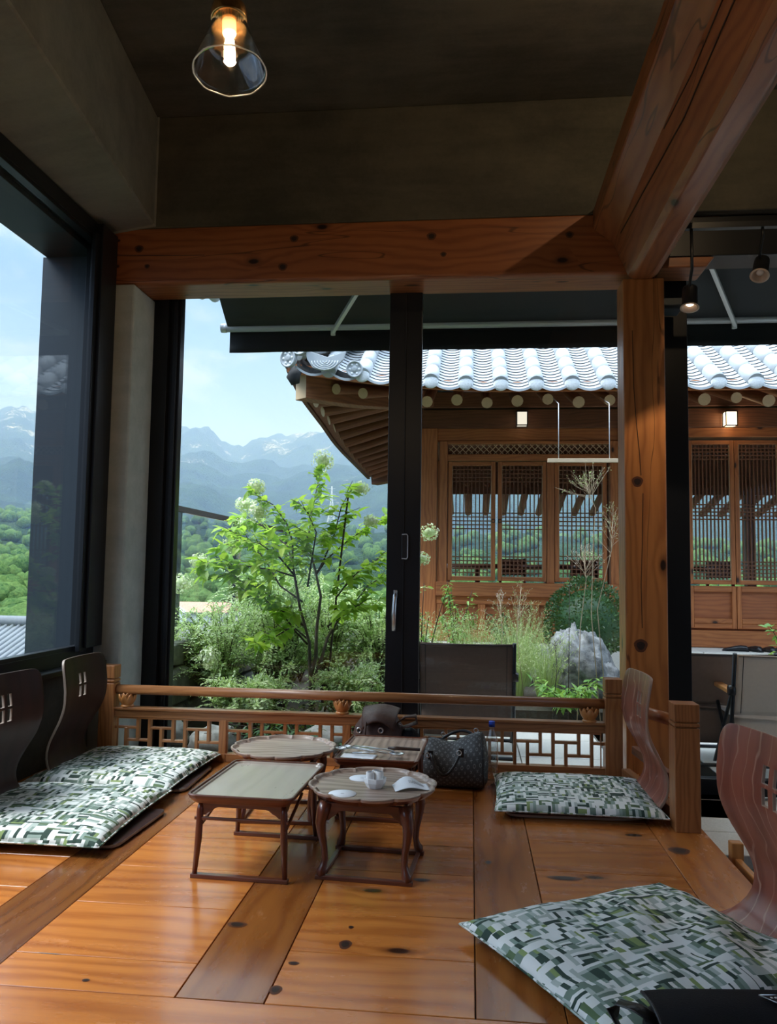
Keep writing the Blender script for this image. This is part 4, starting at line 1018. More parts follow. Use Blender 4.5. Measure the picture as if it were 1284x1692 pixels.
b = MB(0); b.tube([(0.10, 0.0, 0.27), (0.15, -0.02, 0.31), (0.20, -0.01, 0.315), (0.205, 0.0, 0.28), (0.16, 0.0, 0.26), (0.11, 0.0, 0.25)], [.008, .02, .024, .02, .018, .008], 10, ell=.35); obj('strap_bow', b, M['brown_leather'], t)
b = MB(2); b.sphere((0.165, 0.01, 0.13), 0.075, 16, 12, (0.9, 0.7, 1.6), lambda d: 1 + .08 * noise.noise(d * 3)); tag(obj('folded_scarf', b, M['navy'] if 'navy' in M else M['black_cloth'], loc=(-0.475, 4.15, 0)), 'dark bundled cloth squeezed between backpack and grey handbag', 'cloth')

# ------------------------------------------------------------------ water bottle
t = thing('water_bottle', 'clear plastic water bottle with blue cap standing by the railing lattice', 'bottle', (0.112, 4.16, 0), 0)
pr = [(0.0, 0.002), (0.026, 0.0), (0.0325, 0.006), (0.0325, 0.05), (0.031, 0.055), (0.0325, 0.06), (0.0325, 0.085), (0.031, 0.09), (0.0325, 0.095), (0.0325, 0.165), (0.031, 0.19), (0.024, 0.225), (0.0145, 0.252), (0.013, 0.262), (0.013, 0.275)]
b = MB(2); b.lathe(pr, 32); obj('bottle_body', b, M['bottleplastic'], t)
b = MB(2); b.lathe([(0.0, 0.262 + .012), (0.0155, 0.274), (0.016, 0.268), (0.016, 0.292), (0.0150, 0.2955), (0.0, 0.2955)], 28); obj('cap', b, M['blue'], t, label='blue screw cap')
b = MB(2); b.lathe([(0.0, 0.004), (0.0305, 0.005), (0.0308, 0.118), (0.0, 0.118)], 28); obj('water', b, M['water'], t)

# ------------------------------------------------------------------ black shoulder bag, bottom right
t = thing('shoulder_bag', 'black nylon shoulder bag with small silver triangular plate on the near cushion', 'bag', (0.585, 1.835, 0.055), R(6))
b = MB(0)
def sb(i, j):
    u = -1 + 2 * i / 20; a = 2 * PI * j / 24; e = max(0, 1 - abs(u) ** 5) ** .5
    c_, s_ = math.cos(a), math.sin(a)
    return (u * 0.21, 0.08 * math.copysign(abs(c_) ** .6, c_) * (.3 + .7 * e), 0.035 + 0.036 * math.copysign(abs(s_) ** .7, s_) * (.3 + .7 * e) + .004 * noise.noise(Vector((u * 4, a, 0))))
b.grid(sb, 20, 24)
for e in (0, 20): kk = b.add([sb(e, j) for j in range(24)]); b.face(list(range(kk, kk + 24)))
obj('body', b, M['black_cloth'], t, weld=True)
b = MB(0)
def sf(i, j):
    u = -1 + 2 * i / 20; v = j / 10
    return (u * 0.195, 0.075 - 0.175 * v, 0.078 + 0.010 * math.sin(v * PI) - 0.028 * v ** 4 - 0.006 * u ** 4)
b.grid(sf, 20, 10); obj('flap', b, M['black_cloth'], t, solid=0.006, bevel=0.002)
b = MB(0); b.tube([Vector(sf(0, j)) for j in range(11)] + [Vector(sf(i, 10)) for i in range(1, 21)], 0.004, 8); obj('piping', b, M['black_leather'], t)
b = MB(0); P = [(0.040, 0.020, 0.0945), (0.120, 0.020, 0.0945), (0.080, -0.030, 0.0945)]
kk = b.add(P + [(p[0], p[1], p[2] + .002) for p in P]); b.face([kk + 3, kk + 4, kk + 5][::-1]); 
for i in range(3): b.face([kk + i, kk + (i + 1) % 3, kk + 3 + (i + 1) % 3, kk + 3 + i])
pl_ = obj('triangular_plate', b, M['black_leather'], t, label='enamelled triangular plate with silver border')
b = MB(0); Q = [Vector(p) + Vector((0, 0, .002)) for p in P]; b.tube(Q + [Q[0]], 0.0013, 6); obj('plate_border', b, M['steel'], pl_)
b = MB(0)
for k in range(5): b.bx(0.060 + k * .009, 0.065 + k * .009, 0.006, 0.012, 0.0965, 0.0972)
obj('plate_lettering', b, M['alu'], pl_)
b = MB(0); pts = [(-0.19, -0.02, 0.06), (-0.225, 0.01, 0.072), (-0.255, 0.045, 0.065), (-0.272, 0.035, 0.045), (-0.262, -0.03, 0.03), (-0.24, -0.10, 0.02)]
b.tube(pts, [.02, .021, .021, .021, .02, .02], 8, ell=.16); obj('strap', b, M['black_leather'], t)

# ================================================================== OUTSIDE
TG = -0.22
# terrace pavers and ledge
b = MB(0)
def paver(x0, x1, y0, y1, th=.06):
    b.rnd(.12); b.bx(x0 + .003, x1 - .003, y0 + .003, y1 - .003, TG - th, TG)
xs = [0.97 + .62 * k for k in range(-1, 9)]
b.rnd(.1)
for i in range(1, len(xs) - 1):
    for y0, y1 in ((3.88, 4.22), (4.22, 4.80), (4.80, 5.10), (5.10, 5.70), (5.70, 6.30), (6.30, 6.90), (6.90, 7.50), (7.50, 8.10), (8.10, 8.70), (8.70, 9.20)): paver(xs[i], xs[i + 1], y0, y1)
for i in range(-5, 2):
    for y0, y1 in ((4.45, 4.80), (4.80, 5.10), (5.10, 5.70), (5.70, 6.30), (6.30, 6.90)):
        if i < -2 and y0 > 5.0: continue
        paver(0.97 + .62 * (i - 1), 0.97 + .62 * i, y0, y1)
b.bx(-2.6, 6.3, 3.90, 9.2, TG - .40, TG - .061)
struct('floor_terrace', b, M['stone_floor'], bevel=0.003, seg=1)
b = MB(); b.bx(-2.9, 10, 9.2, 17.5, -1.2, -0.25); b.bx(-2.9, -2.0, 4.95, 9.4, -1.2, -0.3); b.bx(-3.2, -0.2, 5.15, 9.6, TG - .2, TG + 0.02); b.bx(-0.75, 1.35, 7.0, 9.2, TG - .2, TG + 0.10); b.bx(1.9, 4.6, 6.55, 7.3, TG - .2, TG + .16)
struct('floor_garden', b, M['soil'])

# ---------------------------------------------------------------- awning
t = thing('awning', 'black retractable awning with silver front bar hanging over the terrace', 'awning', (0, 0, 0))
b = MB(0)
b.grid(lambda i, j: (lerp(lerp(-1.80, 5.6, i / 20), lerp(-2.02, 5.8, i / 20), j / 8), lerp(4.93, 6.30, j / 8), lerp(3.36, 3.045, j / 8) - 0.02 * math.sin(PI * j / 8)), 20, 8)
obj('canopy', b, M['awning'], t, solid=0.004)
b = MB(0); b.tube([(-2.03, 6.30, 3.045), (5.85, 6.30, 3.045)], 0.034, 14); obj('front_bar', b, M['alu'], t, label='silver front bar')
b = MB(0); b.tube([(-2.075, 6.30, 3.045), (-2.03, 6.30, 3.045)], 0.038, 14); obj('end_cap', b, M['alu'], t)
b = MB(0); b.grid(lambda i, j: (lerp(-2.01, 5.8, i / 60), 6.33 + 0.006 * math.sin(i * 1.3) * j / 4, 3.03 - 0.185 * j / 4), 60, 4); obj('valance', b, M['awning'], t, solid=0.003)
for a, c_ in (((-0.62, 5.15, 3.16), (-1.13, 6.26, 2.985)), ((1.40, 5.0, 3.18), (2.02, 6.26, 2.985)), ((4.6, 5.0, 3.18), (5.1, 6.26, 2.985))):
    b = MB(1); b.bar(a, c_, 0.030, 0.034); ar = obj('folding_arm', b, M['alu'], t, bevel=0.005, label='silver folding arm')
    b = MB(1); b.tube([(c_[0], c_[1] + .02, c_[2] - .02), (c_[0], c_[1] + .02, c_[2] + .03)], 0.02, 12); obj('arm_joint', b, M['alu'], ar)
b = MB(0); b.bx(-1.85, 5.65, 4.94, 5.06, 3.30, 3.46); obj('cassette', b, M['frame'], t, bevel=0.01)
# small dark thing peeking at the beam, far left top: eave end tiles of this roof
t = thing('roof_eave', 'dark tile edge of the near roof peeking below the beam at top left', 'roof', (-2.23, 6.0, 3.27))
b = MB(0); b.box((0.02, 0, 0.06), (0.34, 0.5, 0.06)); obj('eave_board', b, M['tile'], t, bevel=.01)
b = MB(1); b.tube([(0.11, -0.25, 0.0), (0.11, 0.25, 0.03)], 0.05, 12); b.tube([(0.0, -0.25, 0.02), (0.0, 0.25, 0.05)], 0.045, 12); obj('end_tile', b, M['tile'], t)

# ---------------------------------------------------------------- outdoor sling chairs
def sling_chair(label, loc, rz, mat, armm, seatm, w=0.66, top=0.785):
    t = thing('terrace_chair', label, 'chair', loc, rz, None)
    hw = w / 2
    # local +y is the back side (away from the viewer when rz=0 the back faces the viewer)
    b = MB(0)
    b.grid(lambda i, j: (lerp(-hw, hw, i / 14), 0.10 * (1 - j / 12) + 0.02 * math.sin(PI * j / 12) * (1 - (2 * i / 14 - 1) ** 2) * -1.0, lerp(0.40, top, j / 12) - 0.006 * math.sin(PI * i / 14) * (j == 12)), 14, 12)
    bk = obj('back_sling', b, mat, t, solid=0.006)
    b = MB(0)
    for s_ in (-1, 1): b.tube([(s_ * (hw - .05), -0.006, top - .01), (s_ * (hw - .05), .05, .56), (s_ * (hw - .05), .093, .41)], 0.0022, 6)
    b.tube([(-hw + .02, -0.006, top - .013), (hw - .02, -0.006, top - .013)], 0.0025, 6); obj('seam', b, M['frame'], bk)
    for s_ in (-1, 1):
        b = MB(2); b.tube([(s_ * hw, 0.17, 0.20), (s_ * hw, 0.10, 0.40), (s_ * hw, 0.0, top + .005)], 0.013, 10); obj('back_post', b, M['frame'], t)
        b = MB(1); b.box((s_ * (hw + .005), 0.36, 0.545), (0.055, 0.56, 0.028)); obj('armrest', b, armm, t, bevel=0.006)
        b = MB(2); b.tube([(s_ * hw, 0.02, 0.0), (s_ * hw, 0.60, 0.53)], 0.012, 8); obj('leg', b, M['frame'], t)
        b = MB(2); b.tube([(s_ * hw, 0.60, 0.0), (s_ * hw, 0.10, 0.53)], 0.012, 8); obj('leg', b, M['frame'], t)
        b = MB(0); b.tube([(s_ * (hw - .01), 0.06, 0.555), (s_ * (hw + .03), 0.06, 0.555)], 0.032, 16); obj('pivot_disc', b, M['black_leather'], t)
    b = MB(0); b.grid(lambda i, j: (lerp(-hw + .01, hw - .01, i / 10), lerp(0.10, 0.62, j / 8), 0.385 - 0.03 * math.sin(PI * i / 10) * math.sin(PI * (j + 1) / 10)), 10, 8); obj('seat_sling', b, seatm, t, solid=0.012)
    b = MB(0); b.tube([(-hw, 0.02, 0.012), (hw, 0.02, 0.012)], 0.012, 8); b.tube([(-hw, 0.62, 0.012), (hw, 0.62, 0.012)], 0.012, 8); obj('floor_bar', b, M['frame'], t)
    b = MB(0); b.grid(lambda i, j: (lerp(-hw + .02, hw - .02, i / 6), 0.105 + .02 * j / 4, lerp(.14, .42, j / 4)), 6, 4); obj('rear_flap', b, mat, t, solid=0.004)
    return t
sling_chair('brown leather sling chair on the terrace, seen from behind left of the pine post', (-0.03, 5.55, TG), R(-1), M['sling_brown'], M['frame'], M['sling_brown'], 0.66)
sling_chair('brown leather sling chair behind the taupe one, seen through the right-hand pane', (1.70, 5.60, TG), R(1), M['sling_brown'], M['frame'], M['sling_brown'], 0.66, 0.752)
sling_chair('taupe canvas sling chair with oak arms at the right picture edge', (1.99, 5.18, TG), R(-4), M['sling_taupe'], M['arm'], M['sling_taupe'], 0.70)

# ---------------------------------------------------------------- the tiled timber house
HK = thing('tiled_house', 'traditional timber house with grey tiled roof and lattice windows across the garden', 'building', (0, 0, 0))
XW = -0.62; YW = 10.0; XE = 7.0; ZB = 0.20
# stone plinth
b = MB(0)
for k in range(13):
    b.rnd(.2); b.bx(-0.9 + k * .7, -0.9 + (k + 1) * .7 - .006, 9.30, 9.62, -0.5, ZB)
b.bx(-0.9, 7.9, 9.62, 16.5, -0.5, ZB - .004); obj('plinth', b, M['stone_floor'], HK, bevel=0.01)
def tb(name, boxes, mat='hanok', g=0, bevel=.006, par=HK, label=None):
    b = MB(g)
    for q in boxes: b.rnd(.12); b.bx(*q)
    return obj(name, b, M[mat], par, bevel=bevel, seg=1, label=label)
# columns along the front
for x in (-0.53, 1.90, 4.45, 6.9):
    tb('column', [(x - .10, x + .10, 9.94, 10.14, ZB, 2.86)], g=2)
tb('column', [(-0.63, -0.43, 12.9, 13.1, ZB, 2.86)], g=2); tb('column', [(-0.63, -0.43, 15.8, 16.0, ZB, 2.86)], g=2)
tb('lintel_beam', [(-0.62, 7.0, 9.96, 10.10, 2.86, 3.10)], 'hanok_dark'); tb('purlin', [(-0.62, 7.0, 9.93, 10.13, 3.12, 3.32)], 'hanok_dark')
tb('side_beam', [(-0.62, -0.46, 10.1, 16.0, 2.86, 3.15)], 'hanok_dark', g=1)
tb('head_beam', [(-0.43, 1.80, 9.97, 10.09, 2.70, 2.86), (2.0, 4.35, 9.97, 10.09, 2.74, 2.86), (4.55, 6.8, 9.97, 10.09, 2.74, 2.86)], 'hanok')
# interior shell: floor, far wall with wide openings, ceiling, so that one looks right through
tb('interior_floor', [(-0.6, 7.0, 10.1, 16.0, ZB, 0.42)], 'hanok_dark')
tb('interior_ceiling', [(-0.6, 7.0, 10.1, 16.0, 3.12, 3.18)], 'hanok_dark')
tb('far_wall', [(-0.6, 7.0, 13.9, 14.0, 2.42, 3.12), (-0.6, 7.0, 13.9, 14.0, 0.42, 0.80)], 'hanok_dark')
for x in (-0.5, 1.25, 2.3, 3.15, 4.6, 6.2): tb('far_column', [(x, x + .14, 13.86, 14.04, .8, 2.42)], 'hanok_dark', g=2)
for k in range(22):
    b = MB(1); x = -0.4 + k * .34; b.tube([(x, 13.8, 2.62), (x, 15.6, 2.22)], 0.065, 10); obj('far_rafter', b, M['rafter'], HK)
# low inner tables seen as silhouettes
for i, x in enumerate((0.0, 1.05, 3.0)):
    t = thing('indoor_table', ['dark round table inside the tiled house behind its leftmost lattice window', 'dark round table inside the tiled house behind its second lattice window', 'dark round table inside the tiled house behind the right lattice windows'][i], 'table', (x + .1, 12.2, .42))
    b = MB(); b.lathe([(0, .70), (.48, .70), (.50, .73), (.48, .76), (0, .76)], 24); obj('tabletop', b, M['table'], t)
    b = MB(); b.lathe([(.22, 0), (.20, .03), (.04, .06), (.04, .70), (0, .70)], 16); obj('pedestal', b, M['table'], t)
    t = thing('indoor_chair', ['dark chair inside the tiled house, seen through the leftmost lattice', 'dark chair inside the tiled house, seen through the second lattice', 'dark chair inside the tiled house, seen through the right-hand lattice'][i], 'chair', (x + .62, 11.9, .42))
    b = MB(); b.bx(-.2, .2, -.2, .2, .42, .46); obj('seat', b, M['table'], t)
    for sx_ in (-.18, .18):
        for sy_ in (-.18, .18): b = MB(); b.bx(sx_ - .02, sx_ + .02, sy_ - .02, sy_ + .02, 0, .42 if sy_ < 0 else .85); obj('leg', b, M['table'], t)
    b = MB(); b.bx(-.18, .18, .16, .19, .60, .84); obj('backrest', b, M['table'], t)

def sash(name, x0, x1, z0, z1, nb, y=10.0, zc=None, ring_side=None):
    w = 0.050
    b = MB(2); b.rnd(.12); b.bx(x0, x0 + w, y - .03, y + .03, z0, z1); b.bx(x1 - w, x1, y - .03, y + .03, z0, z1)
    b.grain = 0; b.bx(x0 + w, x1 - w, y - .03, y + .03, z0, z0 + w); b.bx(x0 + w, x1 - w, y - .03, y + .03, z1 - w, z1)
    s_ = obj('lattice_sash', b, M['hanok'], HK, bevel=.004, seg=1)
    a0, a1, c0, c1 = x0 + w, x1 - w, z0 + w, z1 - w
    b = MB(2); g = .0065
    for k in range(1, nb + 1):
        x = lerp(a0, a1, k / (nb + 1)); b.rnd(.1); b.bx(x - g, x + g, y - .012, y + .012, c0, c1)
    H = c1 - c0; du = (a1 - a0) / (nb + 1)
    rows_ = [c1 - du * k for k in (1, 2, 3, 4)] + [lerp(c0, c1, .5) + du * k for k in (-2, -1, 0, 1, 2)] + [c0 + du * k for k in (1, 2, 3, 4, 5)]
    b.grain = 0
    for z in rows_: b.rnd(.1); b.bx(a0, a1, y - .013, y + .013, z - g, z + g)
    obj('lattice', b, M['hanok_dark'], s_)
    b = MB(2); b.bx(a0, a1, y + .018, y + .022, c0, c1); obj('pane', b, M['glass'], s_)
    b = MB(2)
    for u in (a0, a1 - .006): b.bx(u, u + .006, y - .02, y + .0, c0, c1)
    b.bx(a0, a1, y - .02, y, c0, c0 + .006); obj('bead', b, M['hanok_light'], s_)
    if ring_side is not None:
        b = MB(1); xr = x0 + .025 if ring_side < 0 else x1 - .025; zr = lerp(z0, z1, .50)
        b.tube([(xr + .022 * math.cos(a), y - .04, zr + .022 * math.sin(a)) for a in [2 * PI * k / 16 for k in range(17)]], .005, 6, cap=False); obj('ring_pull', b, M['frame'], s_)
    return s_
M['hanok_light'] = plain('pale_bead', (0.52, 0.36, 0.22), 0.6)
# left window group
tb('window_casing', [(-0.40, -0.30, 9.95, 10.09, 0.86, 2.70), (1.70, 1.80, 9.95, 10.09, 0.86, 2.70)], g=2)
tb('window_casing', [(-0.30, 1.70, 9.95, 10.09, 2.45, 2.53), (-0.30, 1.70, 9.95, 10.09, 2.66, 2.70)], g=0)
tb('sill_beam', [(-0.43, 1.80, 9.90, 10.10, 0.76, 0.93)], 'hanok', g=0)
sash('s', -0.29, 0.30, 0.95, 2.44, 9, ring_side=1); sash('s', 0.33, 0.93, 0.95, 2.44, 9, ring_side=-1); sash('s', 1.03, 1.66, 0.95, 2.44, 9)
tb('mullion', [(0.935, 1.025, 9.96, 10.08, .93, 2.45)], g=2)
# transom with diagonal lattice
b = MB(0)
x0, x1, z0, z1 = -0.28, 1.68, 2.54, 2.655; st = .075; hgt_ = z1 - z0
k = x0 - hgt_
while k < x1:
    for d in (1, -1):
        a = [k, z0] if d == 1 else [k + hgt_, z0]; c_ = [k + hgt_, z1] if d == 1 else [k, z1]
        for P, Q in ((a, c_), (c_, a)):
            if P[0] < x0: f_ = (x0 - P[0]) / (Q[0] - P[0]); P[0], P[1] = x0, P[1] + (Q[1] - P[1]) * f_
            if P[0] > x1: f_ = (x1 - P[0]) / (Q[0] - P[0]) if Q[0] != P[0] else 0; P[0], P[1] = x1, P[1] + (Q[1] - P[1]) * f_
        if abs(a[0] - c_[0]) > .01: b.rnd(.1); b.bar((a[0], 10.0 + .006 * d, a[1]), (c_[0], 10.0 + .006 * d, c_[1]), .010, .008, up=(0, 1, 0))
    k += st
obj('transom_lattice', b, M['hanok_light'], HK)
# wainscot below, left group
tb('wainscot_panel', [(-0.43, 1.80, 10.01, 10.05, ZB + .1, .76)], 'panel', g=0)
tb('wainscot_frame', [(-0.43, 1.80, 9.95, 10.06, ZB, ZB + .14), (-0.43, 1.80, 9.96, 10.06, .66, .76)] , g=0)
for x in (-0.43, 0.09, .75, 1.31, 1.72): tb('wainscot_stile', [(x, x + .09, 9.965, 10.055, ZB + .14, .66)], g=2)
# right groups
for gx in (2.0, 4.55):
    tb('window_casing', [(gx, gx + .07, 9.95, 10.09, .30, 2.74), (gx + 2.28, gx + 2.35, 9.95, 10.09, .30, 2.74)], g=2)
    for k in range(4):
        a = gx + .07 + k * .5525; sash('s', a + .003, a + .5495, .95, 2.70, 9)
        tb('wainscot_panel', [(a, a + .5525, 10.0, 10.03, .40, .93)], 'panel', g=0)
        tb('wainscot_stile', [(a + .003, a + .055, 9.96, 10.04, .42, .93), (a + .4975, a + .5495, 9.96, 10.04, .42, .93)], g=2)
        tb('wainscot_frame', [(a + .055, a + .4975, 9.96, 10.04, .86, .93), (a + .055, a + .4975, 9.96, 10.04, .48, .54), (a + .055, a + .4975, 9.965, 10.035, .42, .48)], g=0)
    tb('sill_beam', [(gx, gx + 2.35, 9.90, 10.1, ZB, .40)], 'hanok', g=0, bevel=.01)
# ---- eave: rafters
def logm(name, pts, r, par=HK, n=12):
    b = MB(1); b.rnd(.15); b.tube(pts, r, n, cap=False); o_ = obj(name, b, M['rafter'], par)
    d = (Vector(pts[0]) - Vector(pts[1])).normalized(); rot_ = d.to_track_quat('Z', 'Y').to_matrix()
    b = MB(2); b.lathe([(0.0, 0.002), (r, 0.002), (r, -.004)], n, pts[0], rot_, sm=False); obj('rafter_end', b, M['rafter_end'], o_, label='pale sawn rafter end')
    return o_
def eave_z(x):   # front eave height, rising toward the corner
    return 2.93 + 0.24 * max(0.0, min(1.0, (0.4 - x) / 2.4)) ** 1.8
rx = [-0.49 + .327 * k for k in range(0, 24)]
for i, x in enumerate(rx):
    if i >= 18: break
    zz = 2.915 + 0.02 * math.sin(i * 2.1); logm('rafter', [(x, 8.62, zz), (x, 10.1, 3.42)], 0.062 + .004 * math.sin(i * 3))
# corner fan, front side
for x, zz, xi in ((-0.86, 2.965, -0.60), (-1.20, 3.01, -0.65), (-1.50, 3.06, -0.68)): logm('rafter', [(x, 8.60, zz), (xi, 10.1, 3.40)], 0.06)
# left side rafters, running out to the side eave
sy = [8.97, 9.40, 9.82, 10.24, 10.66, 11.1, 11.55, 12.0, 12.45, 12.9, 13.35, 13.8, 14.3]
for k, y in enumerate(sy):
    z0_ = interp([(8.9, 3.00), (9.4, 2.97), (9.94, 2.94), (10.4, 2.915), (11.2, 2.84), (12, 2.81), (14.5, 2.77)], y)
    yi = max(10.15, y + max(0, 10.9 - y) * .45)
    logm('rafter', [(-1.80, y, z0_), (-0.50, yi, z0_ + .42 if y > 10 else 3.38)], 0.062)
# hip rafter
b = MB(1); b.tint = .5; P0 = Vector((-1.86, 8.42, 3.06)); P1 = Vector((-0.50, 10.05, 3.30))
b.tube([P0, P0.lerp(P1, .3) + Vector((0, 0, -.05)), P0.lerp(P1, .65) + Vector((0, 0, -.04)), P1], 0.001, 4)
b = MB(1); b.tint = .55
def hipf(t_, sx_, sz_):
    c_ = P0.lerp(P1, t_) + Vector((0, 0, -.05 * math.sin(PI * t_))); d = (P1 - P0).normalized(); s_ = d.cross(Vector((0, 0, 1))).normalized(); return c_ + s_ * (.095 * sx_) + Vector((0, 0, .15 * sz_))
idx = [b.add([hipf(t_, *q) for q in ((-1, -1), (1, -1), (1, 1), (-1, 1))]) for t_ in [k / 8 for k in range(9)]]
for a, c_ in zip(idx, idx[1:]):
    for k in range(4): b.face([a + k, a + (k + 1) % 4, c_ + (k + 1) % 4, c_ + k])
b.mi = 1; b.face([idx[0] + k for k in (3, 2, 1, 0)]); b.mi = 0; b.face([idx[-1] + k for k in range(4)])
obj('hip_rafter', b, [M['rafter'], M['hip_end']] if 'hip_end' in M else [M['rafter'], M['rafter_end']], HK, bevel=.006, seg=1)
# far corner beam at the end of the side eave
b = MB(1); b.rnd(.1); b.bar((-1.86, 15.1, 2.80), (-0.5, 14.3, 2.95), .2, .2); obj('hip_rafter', b, [M['rafter']], HK, bevel=.01)
# soffit boarding above the rafters
b = MB(0)
def soff(x0, y0, z0, x1, y1, z1, x2, y2, z2, x3, y3, z3): k = b.add([(x0, y0, z0), (x1, y1, z1), (x2, y2, z2), (x3, y3, z3)]); b.face([k, k + 1, k + 2, k + 3])
n_ = 16
fe = [(lerp(-1.98, 7.6, k / 40), 8.34, eave_z(lerp(-1.98, 7.6, k / 40)) + .07) for k in range(41)]
for p, q in zip(fe, fe[1:]):
    soff(p[0], p[1], p[2], q[0], q[1], q[2], max(q[0], -.6), 10.1, 3.50, max(p[0], -.6), 10.1, 3.50)
se = [(-1.98, y, interp([(8.34, eave_z(-1.98) + .07), (8.9, 3.10), (9.4, 3.06), (10.4, 3.0), (11.2, 2.93), (12, 2.90), (15.3, 2.86)], y)) for y in [lerp(8.34, 15.2, k / 20) for k in range(21)]]
for p, q in zip(se, se[1:]): soff(p[0], p[1], p[2], q[0], q[1], q[2], -.6, max(10.1, q[1]), 3.50, -.6, max(10.1, p[1]), 3.50)
obj('soffit', b, M['rafter'], HK, solid=.02)
# fascia (curved eave board)
b = MB(0)
for p, q in zip(fe, fe[1:]): b.bar((p[0], p[1] - .02, p[2] - .0), (q[0] + .002, q[1] - .02, q[2] - .0), .05, .10)
obj('eave_board', b, M['hanok'], HK)
b = MB(1)
for p, q in zip(se, se[1:]): b.bar((p[0] - .0, p[1], p[2]), (q[0] - .0, q[1] + .002, q[2]), .05, .07)
obj('eave_board', b, M['hanok_dark'], HK)
# ---- tiles: slope rises toward +y at about 32 degrees
def roofz(x, s_):  # s_ = horizontal run from the eave edge at y = 8.12
    return eave_z(x) + 0.055 + s_ * 0.60 + 0.01 * s_ * s_
YT = 8.14
pitch = 0.36; cx0 = -0.425 - 4 * pitch
covers = [cx0 + pitch * k for k in range(0, 26)]
RUN = 3.2; STEP = 0.085
bp_ = MB(1)
for a, c_ in zip(covers, covers[1:]):
    ns = int(RUN / STEP)
    for k in range(ns):
        s0 = k * STEP; s1 = s0 + STEP + .012; nn = 8
        if s0 < max(0, (-1.35 - a) * 1.0): continue
        bp_.rnd(.1)
        pts = []
        for (s_, dz) in ((s0, 0.030), (s0, 0.012), (s1, 0.000)):
            for i in range(nn + 1):
                u = i / nn; x = lerp(a, c_, u); sag = -0.075 * math.sin(PI * u)
                pts.append((x, YT + s_ + (-.0 if dz > .02 else 0) - 0.045 * math.sin(PI * u) * (1 if 1 else 0), roofz(x, s_) + sag + dz))
        kk = bp_.add(pts)
        for i in range(nn):
            q = (nn + 1)
            bp_.smooth = False; bp_.mi = 1; bp_.face([kk + q + i, kk + q + i + 1, kk + i + 1, kk + i]) if 0 else None
            bp_.mi = 0; bp_.face([kk + q + i, kk + q + i + 1, kk + 2 * q + i + 1, kk + 2 * q + i])
# thick stepped pans: top skin plus vertical step coloured near black as the shade under each tile
    # front drip tile lip
bq = MB(0)
for a, c_ in zip(covers, covers[1:]):
    ns = int(RUN / STEP); nn = 8
    for k in range(ns):
        s0 = k * STEP
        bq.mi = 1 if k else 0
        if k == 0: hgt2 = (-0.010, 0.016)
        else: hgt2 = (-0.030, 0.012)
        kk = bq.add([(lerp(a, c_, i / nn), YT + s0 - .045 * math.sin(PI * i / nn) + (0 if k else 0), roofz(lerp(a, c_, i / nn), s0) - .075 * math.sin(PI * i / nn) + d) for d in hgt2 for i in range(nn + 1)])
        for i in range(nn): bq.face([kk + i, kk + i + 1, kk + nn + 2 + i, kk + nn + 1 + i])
obj('pan_tiles', bp_, [M['tile'], M['tile_dark']], HK); obj('pan_tile_edges', bq, [M['tile'], M['tile_dark']], HK, label='pan tile step faces with the shade under each tile coloured in')
TL = 0.30
for x in covers[1:]:
    if x > 7.6: break
    b = MB(1); k = 0; s_ = -0.01; r_ = 0.080
    while s_ < RUN:
        b.rnd(.12); e = min(RUN, s_ + TL)
        b.tube([(x, YT + s_, roofz(x, s_) + .012), (x, YT + e - .006, roofz(x, e - .006) + .012)], r_, 16, cap=True)
        b.tint = .1; b.tube([(x, YT + e - .006, roofz(x, e - .006) + .010), (x, YT + e, roofz(x, e) + .010)], r_ - .008, 12, cap=False)
        s_ = e
    cr = obj('cover_tile_row', b, M['tile'], HK)
    if x > -1.2:
        b = MB(2); b.sphere((x, YT - .012, roofz(x, 0) + .006), r_ * .98, 16, 10, (1, .32, 1), lambda d: 1 + .05 * noise.noise(d * 6)); obj('mortar_cap', b, M['tile_end'], cr)
# decorated corner end tiles
def end_disc(c, r, nrm, nm='end_tile', petals=True):
    rot_ = Vector(nrm).normalized().to_track_quat('Z', 'Y').to_matrix(); b = MB(2)
    b.lathe([(0.0, .010), (r * .30, .016), (r * .36, .008), (r * .80, .008), (r * .84, .020), (r, .020), (r, -.03), (0, -.03)], 28, c, rot_); o_ = obj(nm, b, M['tile'], HK)
    if petals:
        b = MB(2)
        for k in range(6):
            a = k * PI / 3; p = Vector(c) + rot_ @ Vector((r * .58 * math.cos(a), r * .58 * math.sin(a), .008)); b.sphere(p, r * .16, 8, 5, (1, .5, 1))
        obj('relief', b, M['tile_end'], o_)
zc = eave_z(-1.9) + .10
end_disc((-1.22, 8.08, eave_z(-1.22) + .10), .088, (0, -1, -.1))
for cc, rr_ in (((-1.52, 8.07, zc - .005), .15),):
    b = MB(1)
    b.prism([(-1.74, zc + .10), (-1.72, zc + .0), (-1.66, zc - .09), (-1.55, zc - .125), (-1.43, zc - .10), (-1.34, zc - .01), (-1.31, zc + .08), (-1.5, zc + .02)], 1, 8.05, 8.08); o_ = obj('drip_tile', b, M['tile'], HK, bevel=.004)
    b = MB(1)
    for q_ in range(5): b.tube([(-1.53 + (.02 + .03 * q_) * math.cos(a), 8.047, zc - .02 + (.02 + .018 * q_) * math.sin(a)) for a in [PI + PI * k / 12 for k in range(13)]], .004, 6)
    obj('relief', b, M['tile_end'], o_)
end_disc((-1.93, 8.10, zc + .03), .10, (-.5, -1, -.1)); end_disc((-1.80, 8.05, zc + .14), .095, (-.2, -1, 0))
b = MB(1); b.tube([(-1.88, 8.28, zc - .03), (-1.90, 8.22, zc - .14), (-1.88, 8.24, zc - .22)], [.07, .085, .05], 12, ell=.5); obj('corner_tile', b, M['tile_dark'], HK)
